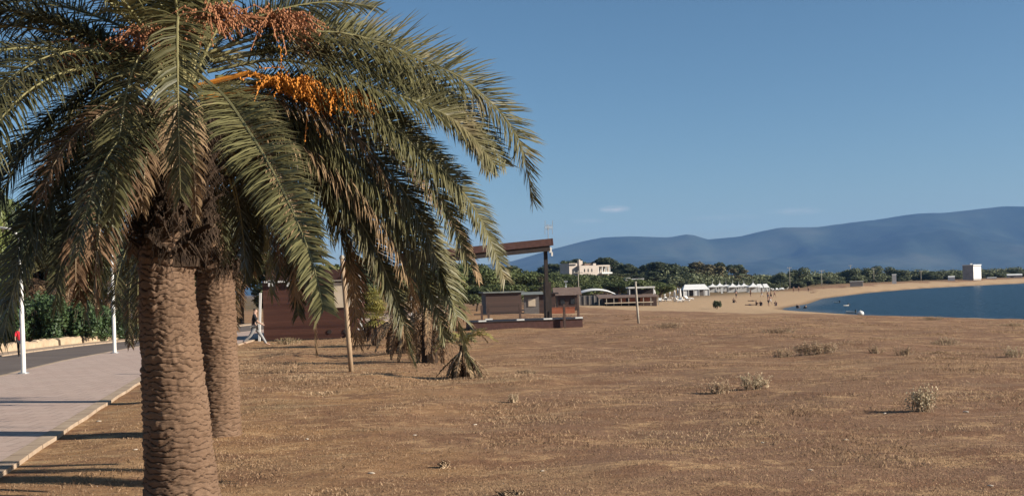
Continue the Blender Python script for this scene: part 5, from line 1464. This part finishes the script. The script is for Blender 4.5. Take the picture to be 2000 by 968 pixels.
# ------------------------------------------------------------------ tower and cabins on the far shore
def tower():
    Y = 480; xl, xm, xr = sx(1881, Y), sx(1902, Y), sx(1917, Y); zb = sz(546, Y, 1900); xc = xm
    r = empty('watch_tower', (xc, Y, zb)); tag(r, 'square watch tower above the far beach, sunlight and shade painted on its faces', 'tower')
    top = sz(518, Y, 1900) - zb
    a = R(28)
    b = MB(); Wl, Wr = xm - xl, xr - xm
    # plan: corner towards the camera, left face in the shade, right face in the sun
    rx_, lx_ = sx(1917, Y + 5.5) - xc, sx(1881, Y + 2) - xc
    o = [(0, 0), (rx_, 5.5), (rx_ + lx_ * .9, 8.5), (lx_, 2)]
    b.prism(o, -2, top); b.build('wall', M['plaster_grey'], r)  # grey plaster paints the shade of the left face
    # white skin that paints sunlight onto the right face
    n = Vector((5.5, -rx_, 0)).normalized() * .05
    w = MB(); w.prism([(n.x, n.y), (rx_ + n.x, 5.5 + n.y), (rx_ + n.x * .2, 5.5 + n.y * .2), (n.x * .2, n.y * .2)], .4, top - .5); w.build('sunlit_face_tint', M['plaster_white'], r)
    c = MB(); c.prism([(x * 1.05, y * 1.05 - .2) for x, y in o], top, top + .35); c.build('parapet', M['plaster_white'], r)
    MB().box((-Wl * .25, 1.22, top * .45), (.6, .4, .8)).build('window', M['glass_dark'], r)
    MB().box((-.4, 1.3, top + .6), (.9, .9, .52)).build('turret', M['plaster_white'], r)
tower()
def shed(px, top, base, wpx, Y, label, roof='plaster_white', wall='plaster_white', door=True, pitch=.6):
    xc = sx(px, Y); zb = sz(base, Y, px); W = wpx * Y / F; h = sz(top, Y, px) - zb
    r = empty('shore_cabin', (xc, Y, zb), R(-18)); tag(r, label, 'cabin')
    MB().box((0, W * .4, h / 2 - .6), (W, W * .8, h + 1.2)).build('wall', M[wall], r)
    b = MB(); o = .06 if W < 4 else .2; D = W * .8
    b.add([(-W / 2 - o, -o, h), (W / 2 + o, -o, h), (W / 2 + o, D + o, h), (-W / 2 - o, D + o, h), (-W / 2 - o, D / 2, h + pitch), (W / 2 + o, D / 2, h + pitch)], [(3, 2, 1, 0), (0, 1, 5, 4), (2, 3, 4, 5), (0, 4, 3), (1, 2, 5)]); b.build('roof', M[roof], r)
    if door: MB().box((-W * .2, -.04, h * .35), (W * .22, .08, h * .7)).build('door', M['wood_brown'], r)
shed(1747, 536, 547.5, 8, 405, 'tiny white cabin alone on the far shore, left of the tower', door=False, pitch=.15)
shed(1859, 540.5, 546, 12, 470, 'low white cabin just left of the watch tower', door=False, pitch=.4)
shed(1983, 537, 546, 26, 520, 'long pale house at the right edge of the far shore', 'plaster_white', 'plaster')
shed(1938, 542, 546, 17, 505, 'low pale outbuilding between the tower and the long house', 'plaster_white', 'plaster', False, .2)
shed(1673, 549.5, 552, 24, 372, 'flat grey roofed shelter in the scrub above the far beach', 'concrete', 'plaster_grey', False, .15)

# ------------------------------------------------------------------ bushes, stones and litter in the field
def dry_bush(px, py, w_px, h_px, mat, label, seed, n=900, twig=True, size=None):
    p = G(px, py); Y = p.y; W = w_px * Y / F; hh = h_px * Y / F
    r = empty('dry_bush', p); tag(r, label, 'bush', 'dry bushes scattered over the field')
    q = random.Random(seed); b = MB(); lv = MB()
    nt_ = int(34 * max(1.0, W / hh * .6)); per = max(5, n // nt_)
    ls = size or max(.012, hh * .055)
    for i in range(nt_):
        x = max(-.5, min(.5, q.gauss(0, .27))) * W; a = q.uniform(0, 6.28); f = q.uniform(.45, 1.1) * (1 - .5 * abs(x) / W)
        e = Vector((x + math.cos(a) * hh * .5 * q.random(), math.sin(a) * hh * .5 * q.random(), hh * f))
        o = Vector((x * .8, q.uniform(-.08, .08), -.02)); m = o.lerp(e, .55) + Vector((q.uniform(-.06, .06), q.uniform(-.04, .04), .02))
        b.tube([o, m, e], [.007, .005, .002], 4, False)
        for k in range(per):
            u = q.uniform(.25, 1.0); c = (o.lerp(m, u * 2) if u < .5 else m.lerp(e, u * 2 - 1)) + Vector((q.gauss(0, 1), q.gauss(0, 1), q.gauss(0, .7))) * hh * .07
            c.z = max(c.z, .01)
            d1 = Vector((q.gauss(0, 1), q.gauss(0, 1), q.gauss(0, 1) + .4)).normalized(); d2 = d1.cross(Vector((q.gauss(0, 1), q.gauss(0, 1), q.gauss(0, 1)))).normalized()
            s_ = ls * q.uniform(.6, 1.3)
            lv.add([c - d1 * s_, c + d2 * s_ * .4, c + d1 * s_, c - d2 * s_ * .4], [(0, 1, 2, 3)])
    b.build('twigs', M['drybush'], r)
    lv.build('leaves', M[mat], r)
for i, (px, py, w, h, mt, n, lb) in enumerate((
        (1405, 768, 58, 27, 'drybush', 900, 'low dry brown bush, left half of the pair in the middle of the right field'),
        (1472, 760, 66, 32, 'greybush', 1100, 'low grey green bush, right half of the pair in the middle of the right field'),
        (1800, 803, 54, 54, 'greybush', 800, 'tallest pale bush standing alone at the right of the field'),
        (1530, 697, 46, 18, 'drybush', 700, 'left end clump of the long dry bush row'),
        (1590, 692, 90, 30, 'drybush', 1500, 'long wide clump of the dry bush row'),
        (1712, 690, 26, 18, 'drybush', 500, 'small dark dry bush right of the long bush row'),
        (1765, 694, 40, 20, 'drybush', 600, 'thin reddish dry bush between the small dark bush and the right edge'),
        (1982, 697, 40, 24, 'greybush', 700, 'pale grey bush at the right edge of the field'),
        (1845, 673, 60, 16, 'greybush', 800, 'flat olive bush near the shore, above the tall pale bush'),
        (1310, 640, 50, 16, 'drybush', 700, 'dry bush right of the lone wooden post'),
        (1520, 650, 70, 14, 'drybush', 800, 'flat dry bush patch between the sand and the long bush row'),
        (1820, 625, 44, 9, 'greybush', 500, 'low dune bush on the lip above the water, left one'),
        (1978, 637, 60, 8, 'greybush', 500, 'low dune bush on the lip above the water, right one'),
        (1003, 786, 26, 20, 'greybush', 260, 'tiny grey weed below the low cone shaped palm'),
        (1030, 729, 40, 9, 'drybush', 500, 'flat straw coloured tuft right of the low cone shaped palm'),
        (560, 672, 60, 14, 'yellowgreen', 700, 'green weed strip at the foot of the red brown hut'),
        (868, 913, 16, 16, 'frond_brown', 120, 'small dark dead weed near the bottom of the picture'),
        (1000, 966, 44, 8, 'frond_brown', 200, 'dark flat dead weed at the bottom edge'),)):
    dry_bush(px, py, w, h, mt, lb, 200 + i, n)
p = G(1400, 603); r = empty('beach_bush', p); tag(r, 'dark round bush standing alone at the edge of the sand', 'bush')
link_mesh('leaves', bush_mesh(301, 900, .10, .62, .5, 1.25, 'euc'), r); link_mesh('stems', stems_mesh(1.0, .45, 9), r)

# pebbles: separate little stones
st = []
for k in range(3):
    q = random.Random(400 + k); b = MB(); vs = []; n = 8
    for i in range(5):
        z = [-.3, .1, .45, .7, .8][i]; rr = [.8, 1.0, .85, .5, .1][i]
        for j in range(n): a = 6.283 * j / n; f = rr * q.uniform(.85, 1.15); vs.append((math.cos(a) * f, math.sin(a) * f * .75, z * .6))
    fs = [(i * n + j, i * n + (j + 1) % n, (i + 1) * n + (j + 1) % n, (i + 1) * n + j) for i in range(4) for j in range(n)] + [tuple(range(n - 1, -1, -1)), tuple(range(32, 40))]
    st.append(b.add(vs, fs).mesh('pebble', M['pebble'], True))
for i, (px, py, s) in enumerate(((193, 823, .06), (265, 878, .045), (1489, 865, .045), (1652, 859, .045), (1728, 808, .05), (1887, 805, .07), (1583, 918, .04), (928, 830, .05), (600, 858, .05), (725, 925, .06), (1060, 920, .04), (1120, 700, .06), (1935, 950, .04), (810, 850, .04))):
    o = link_mesh('pebble', st[i % 3]); p = G(px, py); o.location = p + Vector((0, 0, s * .1)); o.scale = (s * .8, s * .6, s * .5); o.rotation_euler = (0, 0, i)
    tag(o, 'little pale pebble lying on the dry field', 'pebble', 'pale pebbles on the dry field')

# dry grass blades over the near field
def grass():
    r = np.random.default_rng(5); N = 420000
    Y = 6.5 + 58 * r.random(N) ** 1.8; px = r.uniform(-120, 2120, N); X = sx(px, Y)
    dens = 0.5 * vnoise(X / 1.1, Y / 1.3, 61) + 0.5 * vnoise(X / .3, Y / .35, 62)
    ok = (dens > r.uniform(.2, .8, N)) & (r.random(N) > smooth(30, 64, Y)) & (X > poly_x(KERB, Y) + .12 + .3 * r.random(N)) & (shore_dist(X, Y) > 6)
    X, Y = X[ok], Y[ok]
    nt_ = 420; ty = 16 + 62 * r.random(nt_); tx = sx(r.uniform(420, 2080, nt_), ty)
    keep = (tx > poly_x(KERB, ty) + 1) & (shore_dist(tx, ty) > 5); tx, ty = tx[keep], ty[keep]
    k = r.integers(0, len(tx), len(tx) * 130); tr_ = (.10 + .45 * r.random(len(tx)))[k]
    X = np.concatenate([X, tx[k] + r.normal(0, 1, len(k)) * tr_ * 1.6]); Y = np.concatenate([Y, ty[k] + r.normal(0, 1, len(k)) * tr_])
    tall = np.concatenate([np.zeros(len(X) - len(k)), (.008 + .030 * r.random(len(tx)))[k] * r.uniform(.4, 1, len(k))])
    n = len(X); Z = hz(X, Y)
    h = r.uniform(.006, .020, n) * (1 + .8 * (vnoise(X / 2.2, Y / 2.2, 63) > .68)) * (1 + Y / 80) + tall
    w = r.uniform(.0015, .0032, n) * (1 + Y / 26)
    a = r.uniform(0, 6.283, n); l = r.uniform(.3, 1.3, n) * h
    f = r.uniform(0, 6.283, n)
    dx, dy = np.cos(a), np.sin(a); wx, wy = np.cos(f) * w, np.sin(f) * w
    P0 = np.stack([X - wx, Y - wy, Z - .01], 1); P1_ = np.stack([X + wx, Y + wy, Z - .01], 1)
    P2_ = np.stack([X + dx * l * .4 + wx * .7, Y + dy * l * .4 + wy * .7, Z + h * .75], 1); P3_ = np.stack([X + dx * l, Y + dy * l, Z + h], 1)
    V = np.stack([P0, P1_, P2_, P3_], 1).reshape(-1, 3)
    o = link_mesh('dry_grass', np_mesh('dry_grass', V, np.arange(n * 4).reshape(n, 4), M['straw'])); tag(o, kind='stuff')
grass()

# ------------------------------------------------------------------ haze
def haze():
    b = MB(); b.box((3000, 5000, 255.0), (24000, 11400, 526.0))
    t = NT('haze_air'); t.t.nodes.clear(); out = t.n('ShaderNodeOutputMaterial')
    v = t.n('ShaderNodeVolumePrincipled', inp={'Color': (0.27, 0.52, 1.0, 1), 'Density': 0.55e-4, 'Anisotropy': 0.0})
    t.l(v.outputs[0], out.inputs['Volume'])
    o = b.build('haze', t.m); tag(o, kind='stuff')
haze()

# ------------------------------------------------------------------ world, sun, camera
w = bpy.data.worlds.new('World'); scene.world = w; w.use_nodes = True
nt = w.node_tree; nt.nodes.clear()
out = nt.nodes.new('ShaderNodeOutputWorld'); bg = nt.nodes.new('ShaderNodeBackground'); sky = nt.nodes.new('ShaderNodeTexSky')
sky.sky_type = 'NISHITA'; sky.sun_disc = False; sky.sun_elevation = SUN_EL
sky.sun_rotation = R(90) - SUN_AZ
sky.air_density = 0.85; sky.dust_density = 0.7; sky.ozone_density = 3.5; sky.altitude = 0
SKY_STRENGTH = 0.058
def wn(typ, **kw):
    n = nt.nodes.new(typ)
    for k, v in kw.items(): setattr(n, k, v)
    return n
def wmath(op, a, b=0.0, c=None, clamp=False):
    n = wn('ShaderNodeMath', operation=op, use_clamp=clamp)
    for i, v in enumerate((a, b, c)):
        if v is None: continue
        if isinstance(v, bpy.types.NodeSocket): nt.links.new(v, n.inputs[i])
        else: n.inputs[i].default_value = v
    return n.outputs[0]
tc = wn('ShaderNodeTexCoord'); sp = wn('ShaderNodeSeparateXYZ'); nt.links.new(tc.outputs['Generated'], sp.inputs[0])
yy = wmath('MAXIMUM', sp.outputs['Y'], 0.05)
u = wmath('DIVIDE', sp.outputs['X'], yy); v_ = wmath('DIVIDE', sp.outputs['Z'], yy)
cv = wn('ShaderNodeCombineXYZ'); nt.links.new(u, cv.inputs[0]); nt.links.new(wmath('MULTIPLY', v_, 3.0), cv.inputs[1])
nz = wn('ShaderNodeTexNoise'); nt.links.new(cv.outputs[0], nz.inputs['Vector']); nz.inputs['Scale'].default_value = 70; nz.inputs['Detail'].default_value = 6
mask = None
for pu, pv, ru, rv, amp in ((1205, 408, 34, 8, .9), (1150, 432, 40, 6, .35), (1560, 412, 70, 9, .25), (1420, 425, 90, 8, .15)):
    du = wmath('DIVIDE', wmath('SUBTRACT', u, (pu - 1000) / F), ru / F); dv = wmath('DIVIDE', wmath('SUBTRACT', v_, (HZ - pv - SR * (pu - 1000)) / F), rv / F)
    d2 = wmath('SQRT', wmath('ADD', wmath('MULTIPLY', du, du), wmath('MULTIPLY', dv, dv)))
    m = wmath('SUBTRACT', 1.0, d2, clamp=True)
    m = wmath('MULTIPLY', wmath('MULTIPLY', m, wmath('MULTIPLY_ADD', nz.outputs['Fac'], 3.2, -1.0, clamp=True)), amp)
    mask = m if mask is None else wmath('ADD', mask, m, clamp=True)
mx = wn('ShaderNodeMix', data_type='RGBA'); nt.links.new(mask, mx.inputs[0]); hs = wn('ShaderNodeHueSaturation'); hs.inputs['Saturation'].default_value = 1.06; hs.inputs['Hue'].default_value = 0.491; nt.links.new(sky.outputs[0], hs.inputs['Color']); nt.links.new(hs.outputs[0], mx.inputs[6]); mx.inputs[7].default_value = (7.6, 7.0, 6.9, 1)
nt.links.new(mx.outputs[2], bg.inputs['Color']); bg.inputs['Strength'].default_value = SKY_STRENGTH
nt.links.new(bg.outputs[0], out.inputs['Surface'])

sl = bpy.data.lights.new('Sun', 'SUN'); sl.energy = 5.0; sl.angle = R(0.53); sl.color = (1.0, 0.93, 0.82)
so = bpy.data.objects.new('Sun', sl); C.objects.link(so)
d = Vector((math.cos(SUN_AZ) * math.cos(SUN_EL), math.sin(SUN_AZ) * math.cos(SUN_EL), math.sin(SUN_EL)))
so.rotation_euler = d.to_track_quat('Z', 'Y').to_euler(); so.location = d * 40

cam = bpy.data.cameras.new('Camera'); co = bpy.data.objects.new('Camera', cam); C.objects.link(co)
co.location = (0, 0, H); co.matrix_world = Matrix.Translation((0, 0, H)) @ Matrix.Rotation(R(90), 4, 'X') @ Matrix.Rotation(-ROLL, 4, 'Z')
cam.sensor_width = 36; cam.lens = 36 * F / 2000; cam.shift_y = (HZ - 484) / 2000; cam.clip_start = 0.1; cam.clip_end = 40000
scene.camera = co
scene.view_settings.view_transform = 'Standard'; scene.view_settings.look = 'None'; scene.view_settings.exposure = 0.78; scene.view_settings.gamma = 1
scene.render.engine = 'CYCLES'
scene.cycles.max_bounces = 6; scene.cycles.diffuse_bounces = 1; scene.cycles.transmission_bounces = 3; scene.cycles.volume_bounces = 0
scene.cycles.use_denoising = True
